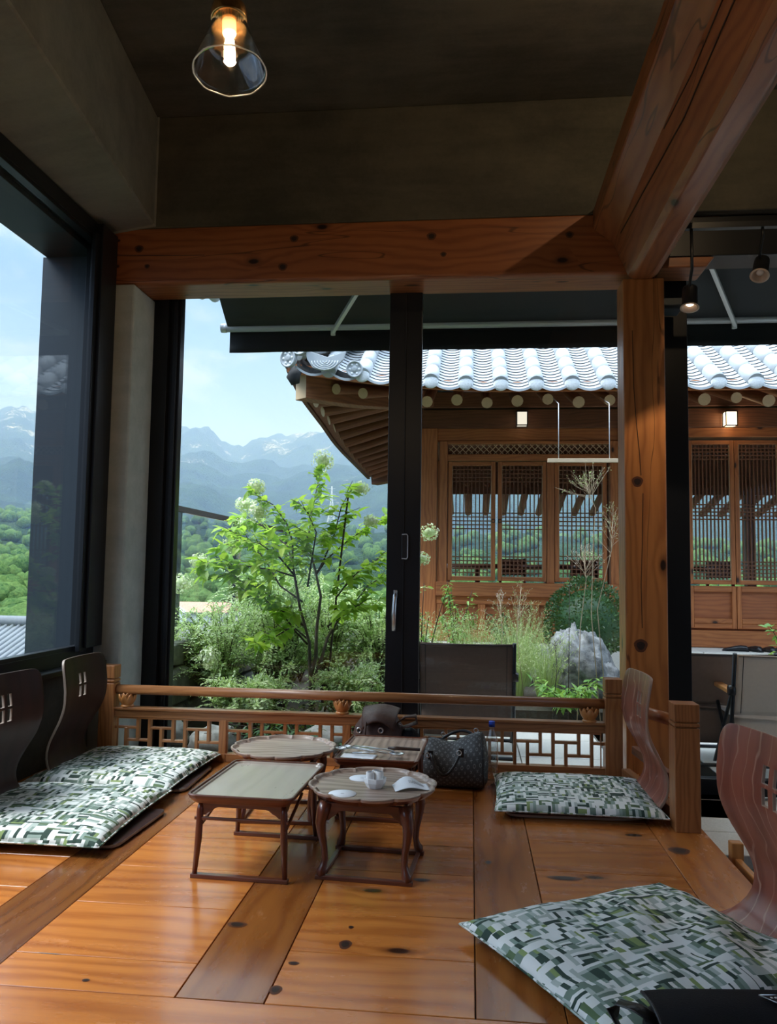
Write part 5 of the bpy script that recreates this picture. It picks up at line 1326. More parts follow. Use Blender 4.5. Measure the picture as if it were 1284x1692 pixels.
# hip ridge stack, rising from the corner
b = MB(1)
for k in range(12):
    f_ = k / 12; p = Vector((-1.86, 8.2, zc + .12)).lerp(Vector((1.0, 11.1, 5.1)), f_); q = Vector((-1.86, 8.2, zc + .12)).lerp(Vector((1.0, 11.1, 5.1)), f_ + 1 / 12.5)
    b.rnd(.1); b.tube([p, q], .09, 14)
obj('hip_ridge', b, M['tile'], HK)
# side slope (faces left) as ribbed tile field
b = MB(0)
for k in range(19):
    y = 8.5 + .36 * k; z_ = interp([(8.34, zc), (9.4, 3.12), (10.4, 3.05), (12, 2.96), (15.3, 2.92)], y); L_ = min(2.6, max(.1, (y - 8.2)))
    b.rnd(.12); b.tube([(-2.06, y, z_ + .06), (-2.06 + L_, y, z_ + .06 + .62 * L_)], .075, 10); b.bx(0, 0, 0, 0, 0, 0) if 0 else None
obj('cover_tile_rows_side', b, M['tile'], HK)
b = MB(0)
k = [(-2.04, 8.2, zc + .03), (-2.04, 15.3, 2.93), (0.6, 15.3, 4.6), (0.6, 10.9, 4.7)]; kk = b.add(k); b.face([kk, kk + 1, kk + 2, kk + 3]); obj('side_slope', b, M['tile'], HK, solid=.03)
b = MB(0); b.prism([(11.34, 5.0), (11.7, 5.2), (12.0, 5.0), (16.0, 2.9), (16.0, 2.8), (11.34, 4.9)], 0, 0.3, 7.9); obj('rear_slope', b, M['tile_dark'], HK)
# wall lanterns
def lantern(loc, label, mat, pw):
    t = thing('wall_lantern', label, 'lantern', loc, 0, 'wall lanterns')
    b = MB(2); w = .065; h = .085
    for sx_ in (-w, w):
        for sy_ in (-w, w): b.bx(sx_ - .006, sx_ + .006, sy_ - .006, sy_ + .006, -h, h)
    for z in (-h, h):
        b.bx(-w, w, -w - .006, -w + .006, z - .006, z + .006); b.bx(-w, w, w - .006, w + .006, z - .006, z + .006); b.bx(-w - .006, -w + .006, -w, w, z - .006, z + .006); b.bx(w - .006, w + .006, -w, w, z - .006, z + .006)
    b.bx(-w, w, -w, w, h, h + .012); b.bx(-.03, .03, w - .01, w + .05, -.03, .05); obj('lantern_frame', b, M['frame'], t)
    b = MB(2); b.bx(-w + .007, w - .007, -w + .007, w - .007, -h + .004, h - .004); obj('lantern_glass', b, mat, t)
lantern((0.617, 9.86, 2.955), 'small square wall lantern over the left lattice window of the tiled house', M['lantern_day'], 3)
lantern((3.10, 9.86, 2.94), 'bright square wall lantern at upper right over the lattice windows', M['lantern_glow'], 22)
# hanging bar on a wire under the eave
t = thing('hanging_bar', 'weathered wooden bar hung on a thin wire under the tiled eave', 'bar', (0, 0, 0))
b = MB(0); b.rnd(.1); b.bx(0.755, 1.45, 7.98, 8.02, 2.155, 2.195); obj('bar', b, M['straw'], t, bevel=.004)
for x in (0.864, 1.36): b = MB(2); b.tube([(x, 8.0, 2.195), (x, 8.0, 2.75), (x, 8.55, 2.93)], .004, 6); obj('wire', b, M['alu'], t)
# black shoes on the plinth
for i, (x, lab) in enumerate(((3.00, 'black shoe lying at the left of the row on the stone plinth'), (3.20, 'black shoe second in the row on the stone plinth'), (3.36, 'black shoe at the right of the row on the stone plinth'), (3.50, 'black shoe at the far right, half behind the potted shrub'))):
    t = thing('shoe', lab, 'shoe', (x, 9.50 + .03 * (i % 2), ZB), R([82, 20, 5, -8][i]), 'black shoes on the plinth')
    def shf(a, j, N1=16, N2=14):
        u = a / N1; th = 2 * PI * j / N2; w = interp([(0, .01), (.06, .034), (.3, .033), (.5, .030), (.75, .046), (.93, .036), (1, .008)], u); hh = interp([(0, .02), (.05, .065), (.3, .07), (.5, .062), (.75, .045), (.95, .03), (1, .012)], u)
        return (w * math.cos(th), -.14 + .28 * u, max(0.0, hh * .5 + hh * .5 * math.sin(th)))
    b = MB(1); b.grid(shf, 16, 14); obj('upper', b, M['black_leather'], t, weld=True)
    b = MB(1); b.prism([(-.032, -.14), (.032, -.14), (.030, 0), (.047, .08), (.030, .14), (-.030, .14), (-.047, .08), (-.030, 0)], 2, 0, .012); obj('sole', b, M['frame'], t)

# ================================================================== PLANTS
def leaf(b, p, d, up, L, Wd, droop=0.15, fold=0.25, tint=None):
    d = d.normalized(); s_ = d.cross(up)
    if s_.length < 1e-3: s_ = Vector((1, 0, 0))
    s_.normalize(); n = s_.cross(d)
    if tint is not None: b.tint = tint
    P = [p, p + d * L * .30 + s_ * Wd * .48 + n * fold * Wd * .5, p + d * L * .68 + s_ * Wd * .38 + n * (fold * Wd * .4 - droop * L * .4), p + d * L - n * droop * L,
         p + d * L * .68 - s_ * Wd * .38 + n * (fold * Wd * .4 - droop * L * .4), p + d * L * .30 - s_ * Wd * .48 + n * fold * Wd * .5, p + d * L * .33, p + d * L * .68 - n * droop * L * .4]
    k = b.add(P)
    b.face([k, k + 1, k + 6], [(0, .5), (.3, 1), (.3, .5)]); b.face([k + 1, k + 2, k + 7, k + 6], [(.3, 1), (.7, 1), (.7, .5), (.3, .5)]); b.face([k + 2, k + 3, k + 7], [(.7, 1), (1, .5), (.7, .5)])
    b.face([k, k + 6, k + 5], [(0, .5), (.3, .5), (.3, 0)]); b.face([k + 6, k + 7, k + 4, k + 5], [(.3, .5), (.7, .5), (.7, 0), (.3, 0)]); b.face([k + 7, k + 3, k + 4], [(.7, .5), (1, .5), (.7, 0)])
def leaflet(b, p, d, up, L, Wd, tint):
    s_ = d.cross(up)
    if s_.length < 1e-3: s_ = Vector((1, 0, 0))
    s_.normalize(); d = d.normalized(); n = s_.cross(d); b.tint = tint
    k = b.add([p, p + d * L * .5 + s_ * Wd * .5 + n * Wd * .15, p + d * L, p + d * L * .5 - s_ * Wd * .5 + n * Wd * .15])
    b.face([k, k + 1, k + 2, k + 3], [(0, .5), (.5, 1), (1, .5), (.5, 0)])
def rv(s_=1.0): return Vector((random.gauss(0, 1), random.gauss(0, 1), random.gauss(0, 1))).normalized() * s_
UP = Vector((0, 0, 1))

# ---- panicle hydrangea, trained as a little tree
random.seed(21)
HB = {
'A': [(-1.25, 6.3, -0.22), (-1.26, 6.3, 0.15), (-1.27, 6.3, 0.32), (-1.27, 6.28, 0.47), (-1.35, 6.25, 0.76), (-1.4, 6.2, 1.08), (-1.41, 6.2, 1.28), (-1.45, 6.15, 1.42), (-1.55, 6.1, 1.56), (-1.69, 6.05, 1.64)],
'B': [(-1.23, 6.3, -0.22), (-1.24, 6.3, 0.16), (-1.19, 6.32, 0.31), (-1.14, 6.35, 0.51), (-1.07, 6.4, 0.64), (-0.94, 6.4, 0.78), (-0.83, 6.4, 0.93), (-0.68, 6.45, 1.02)],
'C': [(-1.26, 6.3, 0.22), (-1.22, 6.3, 0.36), (-1.23, 6.35, 0.57), (-1.21, 6.4, 0.84), (-1.26, 6.4, 1.05), (-1.33, 6.4, 1.29), (-1.28, 6.4, 1.63), (-1.24, 6.4, 1.83)],
'D': [(-1.29, 6.3, 0.46), (-1.39, 6.3, 0.56), (-1.49, 6.2, 0.72), (-1.57, 6.1, 0.86), (-1.7, 6.0, 0.93), (-1.84, 5.95, 1.01), (-2.0, 5.9, 0.98)],
'E': [(-1.39, 6.2, 1.01), (-1.48, 6.1, 1.14), (-1.62, 6.0, 1.25), (-1.8, 5.95, 1.27), (-1.88, 5.9, 1.22)],
'F': [(-1.39, 6.2, 1.0), (-1.51, 6.1, 1.04), (-1.67, 6.0, 1.07), (-1.84, 5.95, 1.08), (-2.02, 5.9, 1.08)],
'G': [(-1.25, 6.4, 1.02), (-1.18, 6.5, 1.15), (-1.02, 6.55, 1.3), (-0.86, 6.6, 1.42), (-0.7, 6.6, 1.5)],
'H': [(-1.25, 6.4, 1.02), (-1.19, 6.4, 1.14), (-1.1, 6.35, 1.34), (-1.04, 6.3, 1.56), (-0.98, 6.3, 1.67)],
'I': [(-1.37, 6.2, 0.95), (-1.51, 6.5, 1.24), (-1.75, 6.6, 1.41), (-1.88, 6.6, 1.46), (-2.06, 6.6, 1.46)],
'J': [(-1.07, 6.4, 0.65), (-1.07, 6.3, 0.83), (-0.96, 6.2, 0.96), (-0.86, 6.1, 1.05), (-0.7, 6.1, 1.15)],
'K': [(-1.3, 6.3, 0.92), (-1.23, 6.1, 1.14), (-1.18, 6.0, 1.34), (-1.25, 6.0, 1.49), (-1.33, 6.0, 1.58)],
'L': [(-1.31, 6.3, 0.6), (-1.39, 6.15, 0.68), (-1.48, 6.0, 0.77), (-1.56, 5.9, 0.83), (-1.67, 5.8, 0.89)],
'M': [(-1.3, 6.3, 0.51), (-1.38, 6.15, 0.61), (-1.5, 6.0, 0.53), (-1.6, 5.9, 0.48)],
'N': [(-1.15, 6.4, 0.6), (-1.0, 6.3, 0.7), (-0.88, 6.2, 0.78), (-0.74, 6.2, 0.78)],
'O': [(-1.33, 6.25, 0.8), (-1.55, 6.4, 0.92), (-1.71, 6.5, 1.14), (-1.89, 6.5, 1.3), (-2.06, 6.5, 1.4)]}
t = thing('hydrangea_tree', 'leafy light green panicle hydrangea with cream flower heads outside the left pane', 'shrub', (-1.24, 6.3, TG))
off = Vector((-1.24, 6.3, TG))
lf = MB(0)
for key, P in HB.items():
    P = [Vector(p) - off for p in P]; n = len(P); thick = key in 'ABC'
    r0 = .018 if thick else .008
    b = MB(2); b.tube(P, [lerp(r0, .003, i / (n - 1)) for i in range(n)], 7); obj('stem' if thick else 'branch', b, M['bark'] if thick else M['bark_dark'], t)
    # leaves in opposite pairs along the outer part, plus short side shoots
    cum = [0]
    for a, c_ in zip(P, P[1:]): cum.append(cum[-1] + (c_ - a).length)
    T = cum[-1]; s_ = T * (.62 if thick else .30)
    while s_ < T:
        i = next(k for k in range(n - 1) if s_ <= cum[k + 1] + 1e-6); f_ = (s_ - cum[i]) / (cum[i + 1] - cum[i]); p = P[i].lerp(P[i + 1], f_); d = (P[i + 1] - P[i]).normalized()
        for sg in (-1, 1):
            side = d.cross(UP).normalized() * sg
            q = (side + d * .5 + rv(.35)).normalized(); q.z = q.z * .5 - .05
            leaf(lf, p + q * .015, q, (UP + rv(.35)).normalized(), random.uniform(.095, .14), random.uniform(.056, .078), random.uniform(.1, .4), .25, min(1, max(0, random.gauss(.5, .25))))
            if random.random() < .38:
                L2 = random.uniform(.10, .22); e = p + (q + UP * random.uniform(-.1, .7)).normalized() * L2
                lf2 = MB(2); lf2.tube([p, (p + e) / 2 + rv(.01), e], [.003, .0025, .002], 5, cap=False)
                TW = globals().setdefault('TWG', MB(2)); base = len(TW.v); TW.v += lf2.v; TW.f += [[base + z for z in q_] for q_ in lf2.f]; TW.uv += lf2.uv; TW.t += lf2.t; TW.m += lf2.m; TW.sm += lf2.sm
                for w in range(random.randint(3, 5)):
                    pp = p.lerp(e, .35 + .65 * w / 4); qq = ((e - p).normalized() * .5 + rv(.8)); qq.z *= .5
                    leaf(lf, pp, qq.normalized(), (UP + rv(.4)).normalized(), random.uniform(.085, .13), random.uniform(.05, .072), random.uniform(.1, .4), .25, min(1, max(0, random.gauss(.55, .25))))
        s_ += random.uniform(.028, .048)
obj('twigs', TWG, M['bark_dark'], t)
obj('foliage', lf, M['leaf'], t)
def bloom(c, r, parent, loc_off=off, hgt_=1.0, mat='bloom', n=260):
    c = Vector(c) - loc_off; b = MB(0)
    for k in range(n):
        d = rv(1); rr = r * (.62 + .42 * random.random() ** .5)
        p = c + Vector((d.x * rr, d.y * rr, d.z * rr * hgt_)); a = (d + rv(.5)).normalized(); s1 = a.orthogonal().normalized(); s2 = a.cross(s1)
        tn = min(1, max(0, random.gauss(.55, .28))); q = random.uniform(.007, .012); th = random.uniform(0, 1.5)
        s1, s2 = s1 * math.cos(th) + s2 * math.sin(th), s2 * math.cos(th) - s1 * math.sin(th); b.tint = tn
        k0 = b.add([p + s1 * q, p + s2 * q, p - s1 * q, p - s2 * q]); b.face([k0, k0 + 1, k0 + 2, k0 + 3])
    b.tint = .1
    b.sphere(c, r * .55, 8, 6, (1, 1, hgt_))
    return obj('flower_head', b, M[mat], parent)
for (c, r, h) in (((-1.215, 6.4, 1.945), .095, 1.0), ((-1.921, 6.6, 1.60), .085, .8), ((-1.69, 6.1, 1.70), .075, .9), ((-0.89, 6.3, 1.71), .075, .8), ((-1.66, 6.1, 1.50), .085, 1.1), ((-1.93, 6.6, 1.42), .09, .8), ((-2.0, 6.5, 1.24), .10, .8), ((-2.16, 6.2, 1.11), .085, .8), ((-2.27, 6.1, .93), .10, .8), ((-0.62, 6.6, 1.56), .07, .9), ((-0.80, 6.3, 1.45), .06, .8), ((-2.02, 6.1, .36), .085, 1.1), ((-1.18, 6.35, 1.30), .07, .8), ((-.95, 6.3, 1.0), .06, .8)):
    bloom(c, r, t, off, h)
st = MB(2); st.tube([(-0.994, 6.36, 1.66), (-1.075, 6.36, .85), (-1.165, 6.36, TG)], .008, 8); tag(obj('support_stake', st, M['bark_dark']), 'thin dark stake leaning beside the panicle hydrangea', 'stake')
# second hydrangea further right behind the sliding stile
def leafy_shrub(label, loc, h, r, mat, n, L, Wd, blooms=(), name='leafy_shrub', cat='shrub', seed=1, stemmat='bark_dark', nst=9, flat=.5, group=None, bmat='bloom'):
    random.seed(seed); t = thing(name, label, cat, loc, 0, group); b = MB(2); lf = MB(0)
    for k in range(nst):
        a = 2 * PI * k / nst + random.uniform(-.3, .3); rr = r * random.uniform(.35, .95); e = Vector((rr * math.cos(a), rr * math.sin(a), h * random.uniform(.6, 1.0)))
        P = bez((0, 0, 0), (e.x * .3, e.y * .3, e.z * .65), e, 6); b.tube(P, [lerp(.008, .0025, i / 6) for i in range(7)], 5)
        for q in range(n // nst):
            f_ = random.uniform(.25, 1.0); i = min(5, int(f_ * 6)); p = P[i].lerp(P[i + 1], f_ * 6 - i) + rv(r * .10)
            d = (Vector((p.x, p.y, 0)).normalized() * .6 + rv(.8)); d.z *= flat
            leaf(lf, p, d.normalized(), (UP + rv(.4)).normalized(), L * random.uniform(.7, 1.15), Wd * random.uniform(.7, 1.15), random.uniform(.1, .4), .25, random.random())
    obj('stems', b, M[stemmat], t); obj('foliage', lf, M[mat], t)
    for c_, rr in blooms: bloom(c_, rr, t, Vector((0, 0, 0)), .9, bmat, 160)
    return t
leafy_shrub('hydrangea with two cream flower heads just right of the black sliding stile', (-0.42, 6.7, TG), 1.25, .30, 'leaf_mid', 60, .07, .04, [((.07, 0, 1.60), .085), ((.02, -.05, 1.38), .065)], 'hydrangea_shrub', seed=5, nst=5)
leafy_shrub('hydrangea with pale pink flower heads at the right picture edge behind the taupe chair', (2.62, 6.75, TG + .16), .78, .24, 'leaf_mid', 260, .075, .05, [((-.14, -.15, .58), .05), ((-.10, -.18, .38), .055), ((-.16, -.10, .22), .06), ((0, -.2, .12), .05)], 'hydrangea_shrub', seed=6, bmat='bloom')

# ---- variegated arching shrubs, left bed
def arching_shrub(label, loc, h, r, ntw, seed, mat='leaf_shrub', ll=.034, lean=(0, 0)):
    random.seed(seed); t = thing('variegated_shrub', label, 'shrub', loc, 0, None); tw = MB(2); lf = MB(0)
    for k in range(ntw):
        a = random.uniform(0, 2 * PI); rr = r * random.uniform(.25, 1.15); top = h * random.uniform(.45, 1.1)
        e = Vector((rr * math.cos(a) + lean[0], rr * math.sin(a) + lean[1], top * random.uniform(.55, .95))); c_ = Vector((e.x * .35, e.y * .35, top * 1.1))
        P = bez((random.uniform(-.05, .05), random.uniform(-.05, .05), 0), c_, e, 7)
        tw.tube(P, [lerp(.004, .0012, i / 7) for i in range(8)], 4, cap=False)
        nl = 26
        for q in range(nl):
            f_ = .22 + .78 * q / nl; i = min(6, int(f_ * 7)); u = f_ * 7 - i; p = P[i].lerp(P[i + 1], u); d = (P[i + 1] - P[i]).normalized(); s_ = d.cross(UP).normalized()
            for sg in (-1, 1):
                dd = (s_ * sg + d * .55 + rv(.25)); leaflet(lf, p, dd, (UP + rv(.3)).normalized(), ll * random.uniform(.7, 1.2), ll * .42, random.random())
        if random.random() < .6:
            for q in range(8):
                f_ = random.uniform(.4, 1); i = min(6, int(f_ * 7)); p = P[i]; d = (rv(1) + UP * .3).normalized(); L2 = random.uniform(.06, .14)
                for w in range(8):
                    pp = p + d * L2 * w / 8
                    leaflet(lf, pp, (rv(.8) + d).normalized(), UP, ll * random.uniform(.6, 1.1), ll * .42, random.random())
    obj('twigs', tw, M['bark_dark'], t); obj('foliage', lf, M[mat], t); return t
shr = [((-2.05, 6.55, -.2), .85, .40, 70, 'cream-edged arching shrub leaning over the stone wall at far left'),
       ((-1.62, 6.75, -.2), 1.0, .42, 90, 'cream-edged arching shrub directly left of the hydrangea trunk'),
       ((-1.95, 7.5, -.2), 1.05, .50, 90, 'tall cream-edged shrub behind the one leaning over the wall'),
       ((-1.30, 7.3, -.2), .95, .45, 80, 'cream-edged shrub right behind the hydrangea trunk'),
       ((-0.80, 7.1, -.2), .90, .42, 80, 'cream-edged shrub between the hydrangea trunk and the black stile'),
       ((-0.95, 6.25, -.2), .45, .35, 60, 'low cream-edged shrub at the foot of the stake'),
       ((-1.65, 5.95, -.2), .38, .36, 60, 'low cream-edged shrub nearest the railing, left of the trunk')]
for i, (l_, h_, r_, n_, lab) in enumerate(shr): arching_shrub(lab, l_, h_ * 1.2, r_ * 1.1, int(n_ * 1.7), 40 + i, ll=.040, lean=(-.15, -.2) if i == 0 else (0, 0))
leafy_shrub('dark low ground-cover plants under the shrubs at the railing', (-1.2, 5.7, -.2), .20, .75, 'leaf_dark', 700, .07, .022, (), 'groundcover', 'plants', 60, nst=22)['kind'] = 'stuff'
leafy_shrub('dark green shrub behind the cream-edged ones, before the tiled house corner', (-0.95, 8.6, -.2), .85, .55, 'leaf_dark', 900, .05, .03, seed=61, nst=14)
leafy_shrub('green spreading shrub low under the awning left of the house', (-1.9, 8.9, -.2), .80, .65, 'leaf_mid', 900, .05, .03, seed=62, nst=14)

# ---- airy grasses and perennials in the right bed
def grass_clump(label, loc, h, r, n, seed, mat='grass', w=.004, heads=True, group=None):
    random.seed(seed); t = thing('grass_clump', label, 'grass', loc, 0, group); b = MB(2); hd = MB(0)
    for k in range(n):
        a = random.uniform(0, 2 * PI); rr = r * random.random() ** .6 * 1.3; top = h * random.uniform(.55, 1.05)
        e = Vector((rr * math.cos(a), rr * math.sin(a), top)); P = bez((e.x * .2, e.y * .2, 0), (e.x * .4, e.y * .4, top * .8), e, 5)
        s_ = Vector((math.cos(a + 1.57), math.sin(a + 1.57), 0)) if random.random() < .5 else Vector((1, 0, 0)); b.tint = random.random()
        kk = b.add([p + s_ * w * (1 - i / 6) * sg for i, p in enumerate(P) for sg in (-.5, .5)])
        for i in range(5): b.face([kk + 2 * i, kk + 2 * i + 1, kk + 2 * i + 3, kk + 2 * i + 2])
        if heads:
            for q in range(9):
                f_ = random.uniform(.45, 1); i = min(4, int(f_ * 5)); p = P[i].lerp(P[i + 1], f_ * 5 - i)
                leaflet(hd, p, (rv(1) + UP * .8).normalized(), rv(1), random.uniform(.015, .04), .006, random.random())
    obj('blades', b, M[mat], t)
    if heads: obj('seed_heads', hd, M[mat], t)
    return t
g5 = 'airy pale grass clumps in the right bed'
for i, (l_, h_, r_, n_, lab) in enumerate([((-0.42, 7.9, -.12), .75, .28, 190, 'airy pale grass clump leftmost in the right bed, beside the black stile'),
        ((0.02, 8.0, -.12), .78, .30, 220, 'airy pale grass clump above the left end of the brown sling chair'),
        ((0.42, 7.7, -.12), .72, .30, 220, 'airy pale grass clump right above the brown sling chair corner'),
        ((0.68, 7.45, -.12), .62, .28, 220, 'airy pale grass clump directly left of the grey rock'),
        ((0.55, 8.5, -.12), .85, .30, 200, 'taller pale grass clump behind, below the lattice window sill'),
        ((0.20, 7.35, -.12), .50, .26, 160, 'lower grass clump in front, behind the brown sling chair')]): grass_clump(lab, l_, h_, r_, n_, 80 + i, group=None)
leafy_shrub('tall leafy green perennial below the leftmost lattice window', (-.15, 8.4, -.12), 1.08, .26, 'leaf_mid', 520, .07, .024, seed=70, nst=10)
leafy_shrub('small dark bush with pointed leaves in front of the wainscot middle', (.42, 8.9, -.12), .75, .28, 'leaf_dark', 260, .09, .04, seed=71, nst=7)
leafy_shrub('bright green low leafy plant at the foot of the rock', (0.85, 7.05, -.15), .30, .34, 'leaf_mid', 320, .10, .035, seed=72, nst=12)
leafy_shrub('bright green low plant behind the lotus bracket in the gap under the handrail', (-0.62, 5.9, -.2), .22, .26, 'leaf_mid', 260, .12, .018, seed=73, nst=12)
# rounded dark evergreen
random.seed(9)
t = thing('clipped_evergreen', 'rounded dark green evergreen bush behind the grey rock', 'shrub', (1.22, 8.55, -.12)); b = MB(0)
for k in range(5200):
    d = rv(1); 
    if d.z < -.5: continue
    rr = .46 * (1 + .14 * noise.noise(d * 2.4)) * (0.93 + .1 * random.random()); p = Vector((d.x * rr * .92, d.y * rr * .8, .62 + d.z * rr * 1.05)); leaflet(b, p, (d + rv(.9)).normalized(), rv(1), .042, .020, random.random() ** 1.5)
obj('foliage', b, M['leaf_dark'], t)
b = MB(0); b.sphere((0, 0, .62), .38, 18, 12, (.9, .78, 1.03)); obj('inner_mass', b, M['leaf_dark'], t); b = MB(2); b.tube([(0, 0, 0), (0, 0, .3)], .03, 8); obj('trunk', b, M['bark'], t)
# rock
b = MB(2)
def rk(d):
    v = 1 + .22 * noise.noise(d * 1.7 + Vector((3, 1, 0))) + .20 * abs(noise.noise(Vector((d.x * 6 + d.z * 3, d.y * 5, d.z * 1.6)))) - .05 + .07 * noise.noise(Vector((d.x * 14, d.y * 12, d.z * 6)))
    return v * (1 - .34 * max(0, d.z) * (1 if d.x > -.2 else .4))
b.sphere((1.02, 7.62, .20), .40, 64, 48, (.72, .62, 1.15), rk); b.sphere((1.18, 7.55, .05), .26, 48, 32, (.9, .7, 1.1), rk)
tag(obj('garden_rock', b, M['rockmat'] if 'rockmat' in M else M['stone']), 'upright craggy grey rock in the garden bed below the right lattice sash', 'rock')
for i, (x, y, r_, lab) in enumerate(((-1.75, 5.45, .16, 'grey stone on the ground seen through the railing lattice at left'), (-0.98, 5.5, .18, 'grey stone on the ground seen through the second lattice panel'), (-2.15, 5.6, .15, 'grey stone beside the foot of the garden wall'), (-1.08, 6.55, .17, 'dark rounded stone right behind the hydrangea stems'))):
    b = MB(2); b.sphere((0, 0, 0), r_, 20, 14, (1.1, .9, .7), lambda d, i=i: 1 + .25 * noise.noise(d * 2 + Vector((i * 3, 0, 0)))); tag(obj('ground_stone', b, M['stone'], loc=(x, y, TG + r_ * .5)), lab, 'stone')
# tall thin flowering stalks
def stalk(label, pts, seed, mat='pinkbloom', n=120, spread=.16, top=.35, stem='straw'):
    random.seed(seed); P = [Vector(p) for p in pts]; t = thing('flower_stalk', label, 'plant', P[0]); o_ = P[0]; P = [p - o_ for p in P]
    n = int(n * .55); b = MB(2); b.tube(P, [lerp(.0045, .0018, i / (len(P) - 1)) for i in range(len(P))], 5); f = MB(0); e = P[-1]; d0 = (P[-1] - P[-2]).normalized()
    for k in range(n // 6):
        f_ = random.random(); p = P[-2].lerp(P[-1], 1 - top * f_ * 1.2); L = spread * (.4 + f_); q = (rv(1) + d0 * .9 + UP * .3).normalized(); m_ = p + q * L * .5 + rv(.015); e2 = p + q * L
        b.tube([p, m_, e2], [.0016, .0012, .0008], 4, cap=False)
        for w in range(5):
            s_ = random.uniform(.45, 1); c_ = p.lerp(e2, s_) + rv(.02); b.tube([p.lerp(e2, s_ * .9), c_], .0007, 3, cap=False); leaflet(f, c_, rv(1), rv(1), random.uniform(.008, .014), .008, random.random())
    obj('stem', b, M[stem], t); obj('petals', f, M[mat], t)
stalk('tall dry airy seed stalk rising before the hanging bar', [(1.10, 7.0, -.2), (1.03, 7.0, .7), (1.05, 7.0, 1.35), (1.07, 7.0, 1.62), (.99, 7.0, 1.80)], 1, 'straw_leaf' if 'straw_leaf' in M else 'grass', 300, .26, .5)
stalk('airy seed stalk with pale florets just left of the pine post', [(1.16, 7.0, -.2), (1.08, 7.0, .75), (1.20, 7.0, 1.25), (1.22, 7.0, 1.62)], 2, 'grass', 260, .22, .9)
stalk('thin stalk with small pink-white flowers before the third lattice sash', [(.90, 6.95, -.2), (.93, 6.95, .6), (.98, 6.95, 1.0), (.96, 6.95, 1.22)], 3, 'pinkbloom', 300, .22, .8)
stalk('thin dark stalk standing in front of the grey rock', [(.82, 6.9, -.2), (.83, 6.9, .5), (.835, 6.9, .98)], 4, 'pinkbloom', 20, .05, .3, 'bark_dark')
stalk('short stalk with pink florets left of the grey rock', [(.70, 7.0, -.2), (.74, 7.0, .25), (.72, 7.0, .48)], 5, 'pinkbloom', 60, .10, .6, 'bark_dark')
stalk('yellowish airy stalk over the wainscot left of the evergreen', [(.50, 7.4, -.2), (.42, 7.4, .5), (.46, 7.4, .92)], 6, 'grass', 200, .2, .7)
stalk('wispy stalk with pale florets rising from the grasses', [(.25, 7.6, -.2), (.30, 7.6, .5), (.27, 7.6, .85)], 7, 'pinkbloom', 160, .18, .7)

# ---- garden wall and glass balustrade
b = MB(1); random.seed(4)
t = thing('garden_wall', 'rough grey stone garden wall outside at far left', 'wall', (0, 0, 0))
y = 4.95; k = 0
while y < 12:
    L = random.uniform(.6, 1.1)
    for z0_, z1_ in ((-.45, -.02), (0.0, .27), (.285, .46)):
        b = MB(1); jx = random.uniform(-.02, .02); x0, x1 = -2.90, (-2.30 if z1_ > .4 else -2.26) + jx; n_ = 6
        def f(d, c_=Vector(((x0 + x1) / 2, y + L / 2, (z0_ + z1_) / 2)), hx=(x1 - x0) / 2, hy=L / 2 - .008, hz=(z1_ - z0_) / 2): return c_
        nu_, nv_ = 16, 10; c_ = Vector(((x0 + x1) / 2, y + L / 2, (z0_ + z1_) / 2))
        def g(i, j, c_=c_, hx=(x1 - x0) / 2, hy=L / 2 - .006, hz=(z1_ - z0_) / 2):
            th = PI * i / 10; ph = 2 * PI * j / 24; sg = lambda v: math.copysign(abs(v) ** .16, v) if abs(v) > 1e-6 else 0
            d = Vector((sg(math.sin(th) * math.cos(ph)) if True else 0, sg(math.sin(th) * math.sin(ph)), sg(math.cos(th)))); p = Vector((c_.x + hx * d.x, c_.y + hy * d.y, c_.z + hz * d.z))
            return p + d * .022 * noise.noise(p * 6)
        b.grid(g, 10, 24, sm=False); obj('wall_stone', b, M['wallstone'], t)
    y += L
t = thing('glass_balustrade', 'glass balustrade with dark flat handrail on the garden wall', 'balustrade', (0, 0, 0))
b = MB(1); b.bar((-2.38, 4.95, 1.53), (-2.52, 10.5, 1.58), .05, .045); obj('handrail', b, M['bark_dark'], t)
for a, c_ in ((5.0, 6.5), (6.52, 8.1), (8.12, 10.4)):
    b = MB(1); xa, xc = lerp(-2.38, -2.52, (a - 4.95) / 5.5), lerp(-2.38, -2.52, (c_ - 4.95) / 5.5); b.bar((xa, a, .99), (xc, c_, 1.0), .012, 1.06); obj('glass_pane', b, M['glass'], t)
for yy in (6.51, 8.11, 10.42): b = MB(2); b.bx(-2.47, -2.44, yy - .015, yy + .015, .42, 1.55); obj('baluster', b, M['frame'], t)

